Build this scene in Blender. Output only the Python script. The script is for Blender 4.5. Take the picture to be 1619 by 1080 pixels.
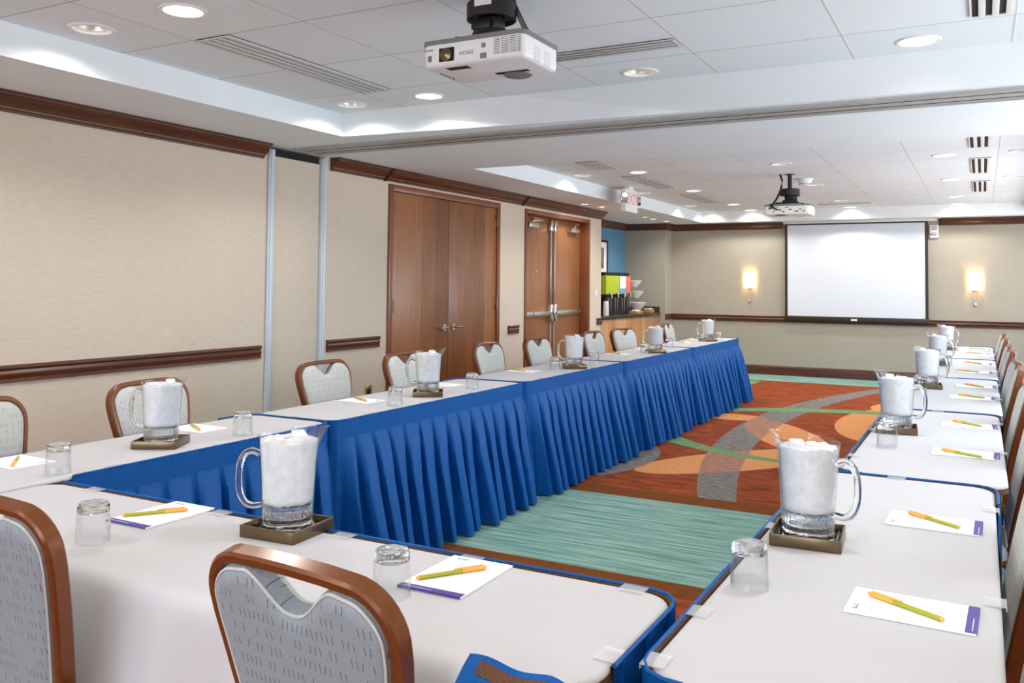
import bpy, bmesh, math, random
from math import pi, sin, cos, radians as R
from mathutils import Vector, Matrix
random.seed(7)
for o in list(bpy.data.objects): bpy.data.objects.remove(o)
S = bpy.context.scene
C = S.collection

# ------------------------------------------------------------------ camera, world, exposure
cam_d = bpy.data.cameras.new('camera'); cam = bpy.data.objects.new('camera', cam_d); C.objects.link(cam)
F_PX, CX, CY = 1378.86, 809.5, 399.16
yaw, pit, rol = R(28.332), R(2.0729), R(0.5443)
fw = Vector((-sin(yaw)*cos(pit), cos(yaw)*cos(pit), sin(pit)))
rt0 = Vector((cos(yaw), sin(yaw), 0)); up0 = rt0.cross(fw)
rt = rt0*cos(rol) + up0*sin(rol); up = up0*cos(rol) - rt0*sin(rol)
cam.matrix_world = Matrix(((rt.x, up.x, -fw.x, 0), (rt.y, up.y, -fw.y, 0), (rt.z, up.z, -fw.z, 1.4), (0, 0, 0, 1)))
cam_d.sensor_fit = 'HORIZONTAL'; cam_d.sensor_width = 36; cam_d.lens = 36*F_PX/1619
cam_d.shift_x = 0; cam_d.shift_y = -(540 - CY)/1619.0
cam_d.clip_start = 0.02
S.camera = cam
S.view_settings.view_transform = 'Standard'; S.view_settings.look = 'None'
S.view_settings.gamma = 1; S.view_settings.use_curve_mapping = False
S.view_settings.exposure = 0.04
W = bpy.data.worlds.new('world'); S.world = W; W.use_nodes = True
bg = W.node_tree.nodes['Background']
_wt = W.node_tree
_tc = _wt.nodes.new('ShaderNodeTexCoord'); _sx = _wt.nodes.new('ShaderNodeSeparateXYZ'); _rp = _wt.nodes.new('ShaderNodeValToRGB')
_wt.links.new(_tc.outputs['Generated'], _sx.inputs[0])
_mr = _wt.nodes.new('ShaderNodeMapRange'); _mr.inputs[1].default_value = -1; _mr.inputs[2].default_value = 1
_wt.links.new(_sx.outputs['Z'], _mr.inputs[0]); _wt.links.new(_mr.outputs[0], _rp.inputs[0])
_rp.color_ramp.elements[0].position = .47; _rp.color_ramp.elements[0].color = (.56, .59, .62, 1)      # lower half of world, added brightness to throw light up at the ceiling
_rp.color_ramp.elements[1].position = .53; _rp.color_ramp.elements[1].color = (.44, .50, .58, 1)      # hazy sky
_wt.links.new(_rp.outputs[0], bg.inputs[0]); bg.inputs[1].default_value = 12.0
SPOT_BRIGHT, SPOT_DIM, SPOT_SMALL, SCONCE_W = 37.0, 13.0, 14.0, 2.8

# ------------------------------------------------------------------ node helpers
class E:
    """small expression wrapper over shader math nodes"""
    nt = None
    def __init__(s, sock): s.s = sock
    @staticmethod
    def m(op, a, b=None, c=None, clamp=False):
        n = E.nt.nodes.new('ShaderNodeMath'); n.operation = op; n.use_clamp = clamp
        for i, v in enumerate((a, b, c)):
            if v is None: continue
            if isinstance(v, E): E.nt.links.new(v.s, n.inputs[i])
            else: n.inputs[i].default_value = float(v)
        return E(n.outputs[0])
    def __add__(a, b): return E.m('ADD', a, b)
    def __radd__(a, b): return E.m('ADD', a, b)
    def __sub__(a, b): return E.m('SUBTRACT', a, b)
    def __rsub__(a, b): return E.m('SUBTRACT', b, a)
    def __mul__(a, b): return E.m('MULTIPLY', a, b)
    def __rmul__(a, b): return E.m('MULTIPLY', a, b)
    def __truediv__(a, b): return E.m('DIVIDE', a, b)
    def __lt__(a, b): return E.m('LESS_THAN', a, b)
    def __gt__(a, b): return E.m('GREATER_THAN', a, b)
    def floor(a): return E.m('FLOOR', a)
    def fract(a): return E.m('FRACT', a)
    def abs(a): return E.m('ABSOLUTE', a)

def rgb(r, g, b):
    f = lambda c: (c/255/12.92) if c/255 <= .04045 else ((c/255+.055)/1.055)**2.4
    return (f(r), f(g), f(b), 1)

class Mat:
    def __init__(s, name):
        s.m = bpy.data.materials.new(name); s.m.use_nodes = True; s.nt = s.m.node_tree; E.nt = s.nt
        s.b = s.nt.nodes['Principled BSDF']; s.N = s.nt.nodes.new; s.L = s.nt.links.new
    def obj(s):
        t = s.N('ShaderNodeTexCoord'); return t.outputs['Object']
    def sep(s, v):
        n = s.N('ShaderNodeSeparateXYZ'); s.L(v, n.inputs[0]); return E(n.outputs[0]), E(n.outputs[1]), E(n.outputs[2])
    def comb(s, x, y, z):
        n = s.N('ShaderNodeCombineXYZ')
        for i, v in enumerate((x, y, z)):
            if isinstance(v, E): s.L(v.s, n.inputs[i])
            else: n.inputs[i].default_value = v
        return n.outputs[0]
    def noise(s, vec, scale=5, detail=3, rough=.5):
        n = s.N('ShaderNodeTexNoise'); s.L(vec, n.inputs['Vector']); n.inputs['Scale'].default_value = scale
        n.inputs['Detail'].default_value = detail; n.inputs['Roughness'].default_value = rough
        return E(n.outputs[0])
    def white(s, vec):
        n = s.N('ShaderNodeTexWhiteNoise'); n.noise_dimensions = '3D'; s.L(vec, n.inputs['Vector']); return E(n.outputs[0])
    def scaled(s, vec, x, y, z):
        n = s.N('ShaderNodeMapping'); s.L(vec, n.inputs['Vector']); n.inputs['Scale'].default_value = (x, y, z); return n.outputs[0]
    def mix(s, fac, a, b):
        n = s.N('ShaderNodeMix'); n.data_type = 'RGBA'
        if isinstance(fac, E): s.L(fac.s, n.inputs[0])
        else: n.inputs[0].default_value = fac
        for v, i in ((a, 6), (b, 7)):
            if isinstance(v, tuple): n.inputs[i].default_value = v
            else: s.L(v, n.inputs[i])
        return n.outputs[2]
    def ramp(s, fac, a, b, lo=0., hi=1.):
        r = s.N('ShaderNodeMapRange'); s.L(fac.s, r.inputs[0]); r.inputs[1].default_value = lo; r.inputs[2].default_value = hi
        return s.mix(E(r.outputs[0]), a, b)
    def bump(s, h, strength=.2, dist=.002):
        n = s.N('ShaderNodeBump'); s.L(h.s, n.inputs['Height']); n.inputs['Strength'].default_value = strength
        n.inputs['Distance'].default_value = dist; s.L(n.outputs[0], s.b.inputs['Normal'])
    def col(s, c):
        if isinstance(c, tuple): s.b.inputs['Base Color'].default_value = c
        else: s.L(c, s.b.inputs['Base Color'])
    def set(s, rough=.5, metal=0., spec=None, **k):
        s.b.inputs['Roughness'].default_value = rough; s.b.inputs['Metallic'].default_value = metal
        if spec is not None: s.b.inputs['Specular IOR Level'].default_value = spec
        for a, v in k.items(): s.b.inputs[a].default_value = v
        return s.m

def plain(name, c, rough=.5, metal=0., var=.06, scale=30, spec=None, bump=0):
    m = Mat(name); n = m.noise(m.obj(), scale, 3)
    d = tuple(x*(1-var) for x in c[:3])+(1,); l = tuple(min(1, x*(1+var)) for x in c[:3])+(1,)
    m.col(m.ramp(n, d, l, .3, .7))
    if bump: m.bump(n, bump, .001)
    return m.set(rough, metal, spec)

M = {}
def wallcover(name, c, streak=.09):
    m = Mat(name); v = m.obj()
    n = m.noise(m.scaled(v, 14, 14, 170), 1, 3, .6); n2 = m.noise(v, 1.2, 2)
    a = tuple(x*(1-streak) for x in c[:3])+(1,); b = tuple(min(1, x*(1+streak)) for x in c[:3])+(1,)
    m.col(m.ramp(n*.75+n2*.25, a, b, .3, .7)); m.bump(n, .25, .002)
    return m.set(.75, 0, .25)
M['wall'] = wallcover('beige_wallcovering', rgb(212, 199, 181))
M['wall_far'] = wallcover('taupe_wallcovering', rgb(168, 161, 147))
M['blue_wall'] = wallcover('blue_wallcovering', rgb(96, 142, 172), .04)
M['ceil'] = plain('white_ceiling_paint', rgb(233, 241, 246), .85, var=.015, scale=4)
M['white'] = plain('white_plastic', rgb(236, 237, 238), .4, var=.02)
M['offwhite'] = plain('off_white_plastic', rgb(222, 221, 216), .45, var=.02)
M['grey_pl'] = plain('grey_plastic', rgb(120, 122, 122), .5)
M['black'] = plain('black_plastic', rgb(24, 24, 26), .4)
M['dark'] = plain('dark_recess', rgb(14, 14, 15), .8)
M['black_metal'] = plain('black_metal', rgb(38, 36, 34), .45, .3)
M['chrome'] = plain('polished_chrome', rgb(225, 225, 225), .12, 1, var=.02)
M['steel'] = plain('brushed_steel', rgb(200, 198, 194), .32, 1, var=.05)
M['alu_blue'] = plain('anodised_aluminium', rgb(206, 216, 228), .45, .15, var=.03)
M['track'] = plain('grey_track_metal', rgb(176, 178, 178), .45, .25, var=.05)
M['vent'] = plain('vent_grey_metal', rgb(204, 207, 208), .45, .1, var=.03)
M['bronze'] = plain('bronze_tray_metal', rgb(118, 100, 76), .28, .85, var=.08)
M['gold'] = plain('brass_wire', rgb(196, 160, 92), .3, .9)
M['cloth'] = plain('white_table_linen', rgb(199, 199, 202), .8, var=.012, scale=9, spec=.15, bump=.12)
M['velcro'] = plain('brown_velcro', rgb(96, 66, 44), .95, var=.3, scale=300, bump=.6)
M['frame'] = plain('copper_vein_frame', rgb(116, 66, 32), .24, .2, var=.08, scale=60)
M['piping'] = plain('pad_piping', rgb(196, 198, 196), .8)
M['screen'] = plain('matte_projection_fabric', rgb(216, 223, 232), .8, var=.01, spec=.1)
M['screen_frame'] = plain('dark_screen_frame', rgb(52, 42, 32), .4, .2)
M['granite'] = plain('dark_granite', rgb(48, 42, 36), .15, var=.5, scale=180)
M['china'] = plain('white_china', rgb(235, 233, 226), .2, var=.02)
M['paper'] = plain('white_paper', rgb(244, 244, 246), .8, var=.01)
M['purple'] = plain('purple_print', rgb(78, 62, 150), .6)
M['mark_grey'] = plain('grey_print', rgb(140, 138, 165), .7)
M['pen_green'] = plain('olive_green_barrel', rgb(176, 178, 40), .35)
M['pen_orange'] = plain('orange_cap', rgb(250, 178, 80), .35)
M['lime'] = plain('lime_panel', rgb(176, 196, 36), .45)
M['skyblue'] = plain('blue_panel', rgb(110, 165, 205), .45)
M['coral'] = plain('coral_panel', rgb(228, 112, 92), .45)
M['red'] = plain('exit_red', rgb(238, 150, 160), .5)
M['photo_grey'] = plain('print_grey', rgb(128, 118, 104), .7, var=.4, scale=8)
M['wicker'] = plain('wicker', rgb(176, 130, 78), .7, var=.35, scale=120, bump=.5)

def wood(name, c1, c2, axis='y', strip=0., rough=.35, gloss=.5, stripvar=.35):
    m = Mat(name); v = m.obj(); x, y, z = m.sep(v)
    sc = {'y': (22, 1.2, 22), 'z': (22, 22, 1.0), 'x': (1.2, 22, 22)}[axis]
    n = m.noise(m.scaled(v, *sc), 2.2, 5, .6)
    f = n
    if strip:
        w = m.white(m.comb((x/strip).floor() if axis != 'z' else 3.3, (y/strip).floor(), 1.7))
        f = n*(1-stripvar) + w*stripvar
    m.col(m.ramp(f, c1, c2, .3, .7)); m.bump(n, .06, .001)
    m.b.inputs['Coat Weight'].default_value = .25; m.b.inputs['Coat Roughness'].default_value = .25
    return m.set(rough, 0, gloss)
M['mahog'] = wood('mahogany_trim', rgb(62, 30, 15), rgb(104, 54, 28), 'y')
M['mahog_x'] = wood('mahogany_trim_far', rgb(58, 26, 16), rgb(92, 44, 26), 'x')
M['doorwood'] = wood('strip_veneer_door', rgb(112, 68, 38), rgb(164, 108, 66), 'z', .24, .35, stripvar=.36)
M['doorwood2'] = wood('plain_veneer_door', rgb(126, 80, 46), rgb(166, 110, 66), 'z', 0, .3)
M['jamb'] = wood('red_brown_jamb', rgb(112, 60, 30), rgb(144, 84, 46), 'z', 0, .35)
M['counterwood'] = wood('light_veneer_counter', rgb(164, 116, 72), rgb(204, 156, 108), 'z', .14, .4)

def tiles():
    m = Mat('ceiling_tiles'); x, y, z = m.sep(m.obj())
    u = ((x + 3.40)/.707).fract(); v = ((y - 2.33)/.655).fract()
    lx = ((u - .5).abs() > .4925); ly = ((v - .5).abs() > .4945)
    lx_glint = ((u - .5).abs() > .486) * (u < .5)  # pale highlight along one seam edge, painted into the tile colour
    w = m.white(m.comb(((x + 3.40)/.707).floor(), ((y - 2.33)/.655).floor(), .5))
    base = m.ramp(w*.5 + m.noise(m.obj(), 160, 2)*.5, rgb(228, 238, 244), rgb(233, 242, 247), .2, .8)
    c = m.mix(lx_glint, base, rgb(250, 251, 252))
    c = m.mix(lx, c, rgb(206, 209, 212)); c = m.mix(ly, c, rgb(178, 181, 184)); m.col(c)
    return m.set(.9, 0, .1)
M['tiles'] = tiles()

def skirtmat():
    m = Mat('blue_skirt_satin'); v = m.obj(); n = m.noise(m.scaled(v, 60, 60, 60), 3, 3)
    m.col(m.ramp(n, rgb(2, 76, 146), rgb(5, 92, 166), .3, .7)); m.bump(n, .1, .0008)
    return m.set(.5, 0, .2)
M['skirt'] = skirtmat()

def padmat(name, c1, c2, cd):
    m = Mat(name); x, y, z = m.sep(m.obj())
    def layer(su, sv, off):
        u = x/su + off; v = z/sv + off*.37
        row = v.floor(); u = u + m.white(m.comb(row, off, 2.2))*3
        cell = u.floor(); fu = u.fract() - .5; fv = v.fract()
        r1 = m.white(m.comb(cell, row, off)); r2 = m.white(m.comb(cell, row, off + 5))
        d = (fu - (r1 - .5)*1.1*(fv - .5)).abs()
        return (d < .095) * (fv > .25) * (fv < .78) * (r2 > .42)
    f = layer(.0115, .0285, .13)
    n = m.noise(m.scaled(m.obj(), 400, 400, 400), 1, 2)
    base = m.ramp(n, c1, c2, .3, .7)
    m.col(m.mix(f*.8, base, cd)); m.bump(n, .2, .0008)
    m.b.inputs['Sheen Weight'].default_value = .15
    return m.set(.8, 0, .2)
M['pad'] = padmat('blue_grey_upholstery', rgb(134, 144, 152), rgb(152, 161, 167), rgb(82, 88, 98))
M['pad_front'] = padmat('pale_grey_upholstery', rgb(182, 184, 181), rgb(202, 203, 198), rgb(132, 134, 138))

def circ(p, q, r):
    ax, ay = p; bx, by = q; cx, cy = r
    d = 2*(ax*(by-cy)+bx*(cy-ay)+cx*(ay-by))
    ux = ((ax*ax+ay*ay)*(by-cy)+(bx*bx+by*by)*(cy-ay)+(cx*cx+cy*cy)*(ay-by))/d
    uy = ((ax*ax+ay*ay)*(cx-bx)+(bx*bx+by*by)*(ax-cx)+(cx*cx+cy*cy)*(bx-ax))/d
    return ux, uy, math.hypot(ax-ux, ay-uy)

def carpet():
    m = Mat('patterned_carpet'); v = m.obj(); x, y, z = m.sep(v)
    def disc(c):
        dx, dy = x - c[0], y - c[1]
        return (dx*dx + dy*dy) < c[2]*c[2]
    def ell(cx, cy, ux, uy, a, b):
        l = math.hypot(ux, uy); ux /= l; uy /= l
        dx, dy = x - cx, y - cy
        p = (dx*ux + dy*uy)/a; q = (dx*(-uy) + dy*ux)/b
        return (p*p + q*q) < 1
    def both(a, b): return a*b
    def nott(a): return 1 - a
    fine = m.noise(m.scaled(v, 160, 320, 1), 1, 2); mid = m.noise(m.scaled(v, 4, 15, 1), 1, 4, .65)
    grain = m.noise(m.scaled(v, 16, 105, 1), 1, 4, .65)
    rust = m.ramp(mid*.7 + grain*.3, rgb(92, 54, 28), rgb(176, 80, 44), .38, .62)
    c = rust
    tan_col = m.ramp(grain, rgb(196, 126, 72), rgb(230, 164, 108), .3, .7)
    tan = ell(-1.72, 7.1, .584, .812, 1.0, .33)
    for e in (ell(-1.65, 8.5, .45, -.89, .95, .3), ell(-.85, 9.75, 0, 1, 1.25, .5), ell(-2.4, 9.4, 1, .1, .42, .22),
              ell(-.7, 11.2, .5, 1, .6, .42), ell(.4, 8.0, .5, 1, 1.2, .45), ell(-3.6, 7.5, .5, 1, 1.1, .4), ell(-3.5, 11.5, .4, -1, 1.0, .4),
              ell(-1.7, 2.0, .5, 1, 1.1, .4), ell(-.2, 1.2, .5, -1, 1.1, .4), ell(.8, 10.6, .5, -1, 1.1, .4)):
        tan = E.m('MAXIMUM', tan, e)
    c = m.mix(tan, c, tan_col)
    ring = lambda o, i: both(disc(o), nott(disc(i)))
    gray = ring(circ((-1.697, 5.8), (-2.17, 8.75), (-1.46, 12.6)), circ((-1.428, 5.775), (-1.81, 8.75), (-1.32, 12.2)))
    gray = E.m('MAXIMUM', gray, ell(-2.68, 6.65, 0, 1, .75, .36))
    salmon = both(gray, tan)
    grey_col = m.ramp(grain*.6 + fine*.4, rgb(50, 47, 47), rgb(164, 157, 151), .4, .6)
    pink_col = m.ramp(grain*.6 + fine*.4, rgb(112, 72, 58), rgb(204, 152, 128), .4, .6)
    c = m.mix(gray, c, grey_col); c = m.mix(salmon, c, pink_col)
    g1 = ring(circ((-2.6, 10.03), (-2.0, 10.42), (-1.1, 10.68)), circ((-2.52, 9.78), (-1.9, 10.14), (-1.1, 10.40)))
    g2 = both(disc(circ((-2.47, 7.56), (-2.02, 7.33), (-1.46, 7.175))), 1)
    o2, i2 = circ((-2.54, 8.0), (-2.05, 7.54), (-1.3, 7.27)), circ((-2.5, 7.62), (-2.02, 7.33), (-1.3, 7.15))
    g2 = both(nott(disc(o2)), disc(i2)) if i2[2] > o2[2] else both(disc(i2), nott(disc(o2)))
    g2 = g2 * (x < -.6) * (y < 8.6)
    g1 = g1 * (y > 8.5)
    green = E.m('MAXIMUM', E.m('MAXIMUM', g1, g2), ell(-3.35, 12.65, .3, 1, .8, .42))
    c = m.mix(green, c, m.ramp(grain, rgb(86, 128, 84), rgb(132, 166, 118), .3, .7))
    brown = m.ramp(grain, rgb(98, 54, 22), rgb(134, 78, 34), .3, .7)
    inb = lambda a, b: (y > a) * (y < b)
    streak = m.noise(m.scaled(v, 1.6, 34, 1), 1, 4, .7); streak2 = m.noise(m.scaled(v, 2.5, 120, 1), 1, 2, .6)
    teal = m.ramp(streak*.6 + streak2*.4, rgb(72, 128, 120), rgb(186, 210, 196), .40, .66)
    teal = m.mix(fine*.2, teal, rgb(96, 146, 136))
    c = m.mix(inb(3.84, 5.72), c, brown); c = m.mix(inb(4.03, 5.5), c, teal)
    c = m.mix(y > 13.2, c, brown); c = m.mix(y > 13.28, c, teal)
    m.col(c); m.bump(fine*.6 + grain*.4, .5, .004)
    return m.set(.95, 0, .1)
M['carpet'] = carpet()

def thin_glass():
    m = Mat('clear_glass_wall'); nt = m.nt; nt.nodes.remove(m.b); out = nt.nodes['Material Output']
    t = m.N('ShaderNodeBsdfTransparent'); t.inputs[0].default_value = (.985, .99, .993, 1)
    g = m.N('ShaderNodeBsdfGlossy'); g.inputs['Roughness'].default_value = .03
    lw = m.N('ShaderNodeLayerWeight'); lw.inputs[0].default_value = .32
    f = E(lw.outputs['Facing']); f = E.m('POWER', f, 2.0)*.85 + .03
    mx = m.N('ShaderNodeMixShader'); m.L(f.s, mx.inputs[0]); m.L(t.outputs[0], mx.inputs[1]); m.L(g.outputs[0], mx.inputs[2])
    m.L(mx.outputs[0], out.inputs[0]); return m.m
M['glass'] = thin_glass()
def clip_mat():
    m = Mat('clear_clip_plastic'); m.col(m.ramp(m.noise(m.obj(), 40, 1), (.82, .84, .85, 1), (.9, .91, .92, 1), .3, .7)); m.b.inputs['Alpha'].default_value = .30
    return m.set(.2)
M['clip'] = clip_mat()
def thick_glass():
    m = Mat('thick_clear_glass'); m.b.inputs['Transmission Weight'].default_value = 1; m.b.inputs['IOR'].default_value = 1.45
    n = m.noise(m.obj(), 60, 1); m.bump(n, .25, .004)
    m.col((.96, .98, .985, 1)); return m.set(.02)
M['thick'] = thick_glass()
def window_pane():
    m = Mat('window_pane'); nt = m.nt; nt.nodes.remove(m.b); out = nt.nodes['Material Output']
    t = m.N('ShaderNodeBsdfTransparent'); g = m.N('ShaderNodeBsdfGlossy'); g.inputs['Roughness'].default_value = .02
    mx = m.N('ShaderNodeMixShader'); mx.inputs[0].default_value = .05
    m.L(t.outputs[0], mx.inputs[1]); m.L(g.outputs[0], mx.inputs[2]); m.L(mx.outputs[0], out.inputs[0]); return m.m
M['pane'] = window_pane()
def ice():
    m = Mat('frosted_ice_water'); v = m.obj(); n = m.noise(v, 28, 4, .6); n2 = m.noise(v, 75, 2)
    m.col(m.ramp(n*.7+n2*.3, rgb(224, 227, 230), rgb(244, 245, 246), .35, .65)); m.bump(n*.5+n2*.5, .45, .006)
    m.b.inputs['Subsurface Weight'].default_value = .35; m.b.inputs['Subsurface Radius'].default_value = (.03, .03, .03)
    m.b.inputs['Subsurface Scale'].default_value = .5
    m.b.inputs['Transmission Weight'].default_value = 0
    return m.set(.25, 0, .5)
M['ice'] = ice()
def emit(name, c, st):
    m = Mat(name); n = m.noise(m.obj(), 12, 1); m.col(c)
    m.b.inputs['Emission Color'].default_value = c; m.b.inputs['Emission Strength'].default_value = st
    return m.set(.4)
M['lamp_on'] = emit('lit_lamp', (1, .97, .9, 1), 9.0)
M['lamp_dim'] = emit('faint_lamp', (1, .93, .82, 1), .75)
M['reflector'] = plain('satin_reflector', rgb(232, 228, 222), .3, .55, var=.03)
M['sconce'] = emit('lit_frosted_shade', (1, .86, .62, 1), 1.35)

# ------------------------------------------------------------------ mesh helpers
def link(name, me, parent=None):
    o = bpy.data.objects.new(name, me); C.objects.link(o)
    if parent is not None: o.parent = parent
    return o
def obj(name, bm, mats, parent=None, smooth=True, ang=.6, loc=None):
    bmesh.ops.recalc_face_normals(bm, faces=bm.faces)
    me = bpy.data.meshes.new(name); bm.to_mesh(me); bm.free()
    for m in (mats if isinstance(mats, (list, tuple)) else [mats]): me.materials.append(m if not isinstance(m, str) else M[m])
    if smooth:
        for p in me.polygons: p.use_smooth = True
        me.set_sharp_from_angle(angle=ang)
    o = link(name, me, parent)
    if loc is not None: o.location = loc
    return o
def tag(o, label=None, cat=None, group=None, kind=None):
    if label: o['label'] = label
    if cat: o['category'] = cat
    if group: o['group'] = group
    if kind: o['kind'] = kind
    return o
def empty(name, loc=(0, 0, 0), rz=0.):
    o = link(name, None); o.location = loc; o.rotation_euler = (0, 0, rz); o.empty_display_size = .1; return o
def copy_tree(o, parent=None, root=True):
    c = o.copy(); C.objects.link(c)
    if parent is not None: c.parent = parent
    for ch in list(o.children): copy_tree(ch, c, False)
    return c
def struct(name, bm, mats, parent=None, **k):
    o = obj(name, bm, mats, parent, **k)
    if parent is None: o['kind'] = 'structure'
    return o
def nb(): return bmesh.new()
def box(bm, x0, x1, y0, y1, z0, z1, bev=0., seg=2, mi=0):
    vs = [bm.verts.new(p) for p in ((x0,y0,z0),(x1,y0,z0),(x1,y1,z0),(x0,y1,z0),(x0,y0,z1),(x1,y0,z1),(x1,y1,z1),(x0,y1,z1))]
    fs = [bm.faces.new([vs[i] for i in q]) for q in ((3,2,1,0),(4,5,6,7),(0,1,5,4),(1,2,6,5),(2,3,7,6),(3,0,4,7))]
    for f in fs: f.material_index = mi
    if bev:
        es = {e for f in fs for e in f.edges}
        r = bmesh.ops.bevel(bm, geom=list(es), offset=bev, segments=seg, profile=.5, affect='EDGES')
        for f in r['faces']: f.material_index = mi
    return vs
def lathe(bm, prof, n=32, mi=0, cx=0, cy=0, fn=None, cap0=False, cap1=False, close=False):
    rings = []
    for k, (r, z) in enumerate(prof):
        ring = []
        for i in range(n):
            a = 2*pi*i/n; p = Vector((cx+r*cos(a), cy+r*sin(a), z))
            if fn: p = fn(p, a, k)
            ring.append(bm.verts.new(p))
        rings.append(ring)
    for a, b in list(zip(rings, rings[1:])) + ([(rings[-1], rings[0])] if close else []):
        for i in range(n):
            bm.faces.new((a[i], a[(i+1) % n], b[(i+1) % n], b[i])).material_index = mi
    if cap0: bm.faces.new(rings[0][::-1]).material_index = mi
    if cap1: bm.faces.new(rings[-1]).material_index = mi
    return rings
def sweep(bm, pts, sec, upv=Vector((0, 0, 1)), closed=False, caps=True, mi=0, scale=None):
    """sweep a 2-D section (list of (a,b): a along side, b along up) along pts"""
    pts = [Vector(p) for p in pts]; n = len(pts); rings = []
    for i, p in enumerate(pts):
        if closed: t = pts[(i+1) % n] - pts[i-1]
        else: t = pts[min(i+1, n-1)] - pts[max(i-1, 0)]
        t.normalize(); side = t.cross(upv)
        if side.length < 1e-4: side = Vector((1, 0, 0))
        side.normalize(); u = side.cross(t); s = 1 if scale is None else scale[i]
        rings.append([bm.verts.new(p + side*a*s + u*b*s) for a, b in sec])
    m = len(sec)
    for i in range(n if closed else n-1):
        a, b = rings[i], rings[(i+1) % n]
        for j in range(m): bm.faces.new((a[j], a[(j+1) % m], b[(j+1) % m], b[j])).material_index = mi
    if caps and not closed:
        bm.faces.new(rings[0][::-1]).material_index = mi; bm.faces.new(rings[-1]).material_index = mi
def circle_sec(r, n=8): return [(r*cos(2*pi*i/n), r*sin(2*pi*i/n)) for i in range(n)]
def tube(bm, pts, r, n=8, closed=False, mi=0): sweep(bm, pts, circle_sec(r, n), closed=closed, mi=mi)
def rect_sec(w, h): return [(-w/2, -h/2), (w/2, -h/2), (w/2, h/2), (-w/2, h/2)]
def prism(bm, outline, axis, a, b, mi=0):
    """extrude a 2-D outline between a and b along axis ('x','y','z')"""
    f = {'x': lambda p, t: (t, p[0], p[1]), 'y': lambda p, t: (p[0], t, p[1]), 'z': lambda p, t: (p[0], p[1], t)}[axis]
    A = [bm.verts.new(f(p, a)) for p in outline]; B = [bm.verts.new(f(p, b)) for p in outline]; n = len(A)
    fs = [bm.faces.new(A[::-1]), bm.faces.new(B)] + [bm.faces.new((A[i], A[(i+1) % n], B[(i+1) % n], B[i])) for i in range(n)]
    for q in fs: q.material_index = mi
def rrect(x0, x1, y0, y1, r, n=6):
    o = []
    for cx, cy, a0 in ((x1-r, y1-r, 0), (x0+r, y1-r, 90), (x0+r, y0+r, 180), (x1-r, y0+r, 270)):
        for i in range(n+1):
            a = R(a0 + 90*i/n); o.append((cx + r*cos(a), cy + r*sin(a)))
    return o
def text_bm(txt, size, depth=.002):
    cu = bpy.data.curves.new('t', 'FONT'); cu.body = txt; cu.size = size; cu.extrude = depth; cu.align_x = 'CENTER'; cu.align_y = 'CENTER'
    o = bpy.data.objects.new('t', cu); C.objects.link(o)
    dg = bpy.context.evaluated_depsgraph_get(); dg.update()
    me = bpy.data.meshes.new_from_object(o.evaluated_get(dg)); bm = nb(); bm.from_mesh(me)
    bpy.data.objects.remove(o); bpy.data.curves.remove(cu); bpy.data.meshes.remove(me); return bm

# ------------------------------------------------------------------ room shell
ZS, ZC = 2.42, 2.58            # soffit and coffer heights
XW, XR, YN, YF = -4.7, 1.38, -3.2, 14.2
b = nb(); box(b, -5.6, XR+.2, YN-.2, YF+.2, -.1, 0); struct('floor', b, 'carpet', smooth=False)

b = nb(); T = XW-.25
D1, D2, Z1, Z2 = (6.36, 8.42), (9.02, 10.93), 2.295, 2.285
PK = (4.88, 5.50)
box(b, T, XW, YN, PK[0], 0, 2.7); box(b, T, XW-.08, PK[0], PK[1], 0, 2.7); box(b, T, XW, PK[1], D1[0], 0, 2.7)
box(b, T, XW, D1[0], D1[1], Z1, 2.7); box(b, T, XW, D1[1], D2[0], 0, 2.7); box(b, T, XW, D2[0], D2[1], Z2, 2.7)
box(b, T, XW, D2[1], 11.35, 0, 2.7); box(b, -5.5, T, 11.1, 11.35, 0, 2.7)
struct('wall_left', b, 'wall', smooth=False)
b = nb(); box(b, T-.03, T, D1[0]-.1, D2[1]+.1, 0, 2.6); struct('wall_behind_doors', b, 'dark', smooth=False)
b = nb(); box(b, -5.5, -5.3, 11.35, 13.85, 0, 2.7); struct('wall_alcove', b, 'blue_wall', smooth=False)
b = nb(); box(b, -5.5, -4.6, 13.85, YF+.2, 0, 2.7); struct('wall_alcove_end', b, 'wall_far', smooth=False)
b = nb(); box(b, -4.6, XR+.2, YF, YF+.2, 0, 2.7); struct('wall_far', b, 'wall_far', smooth=False)
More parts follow.
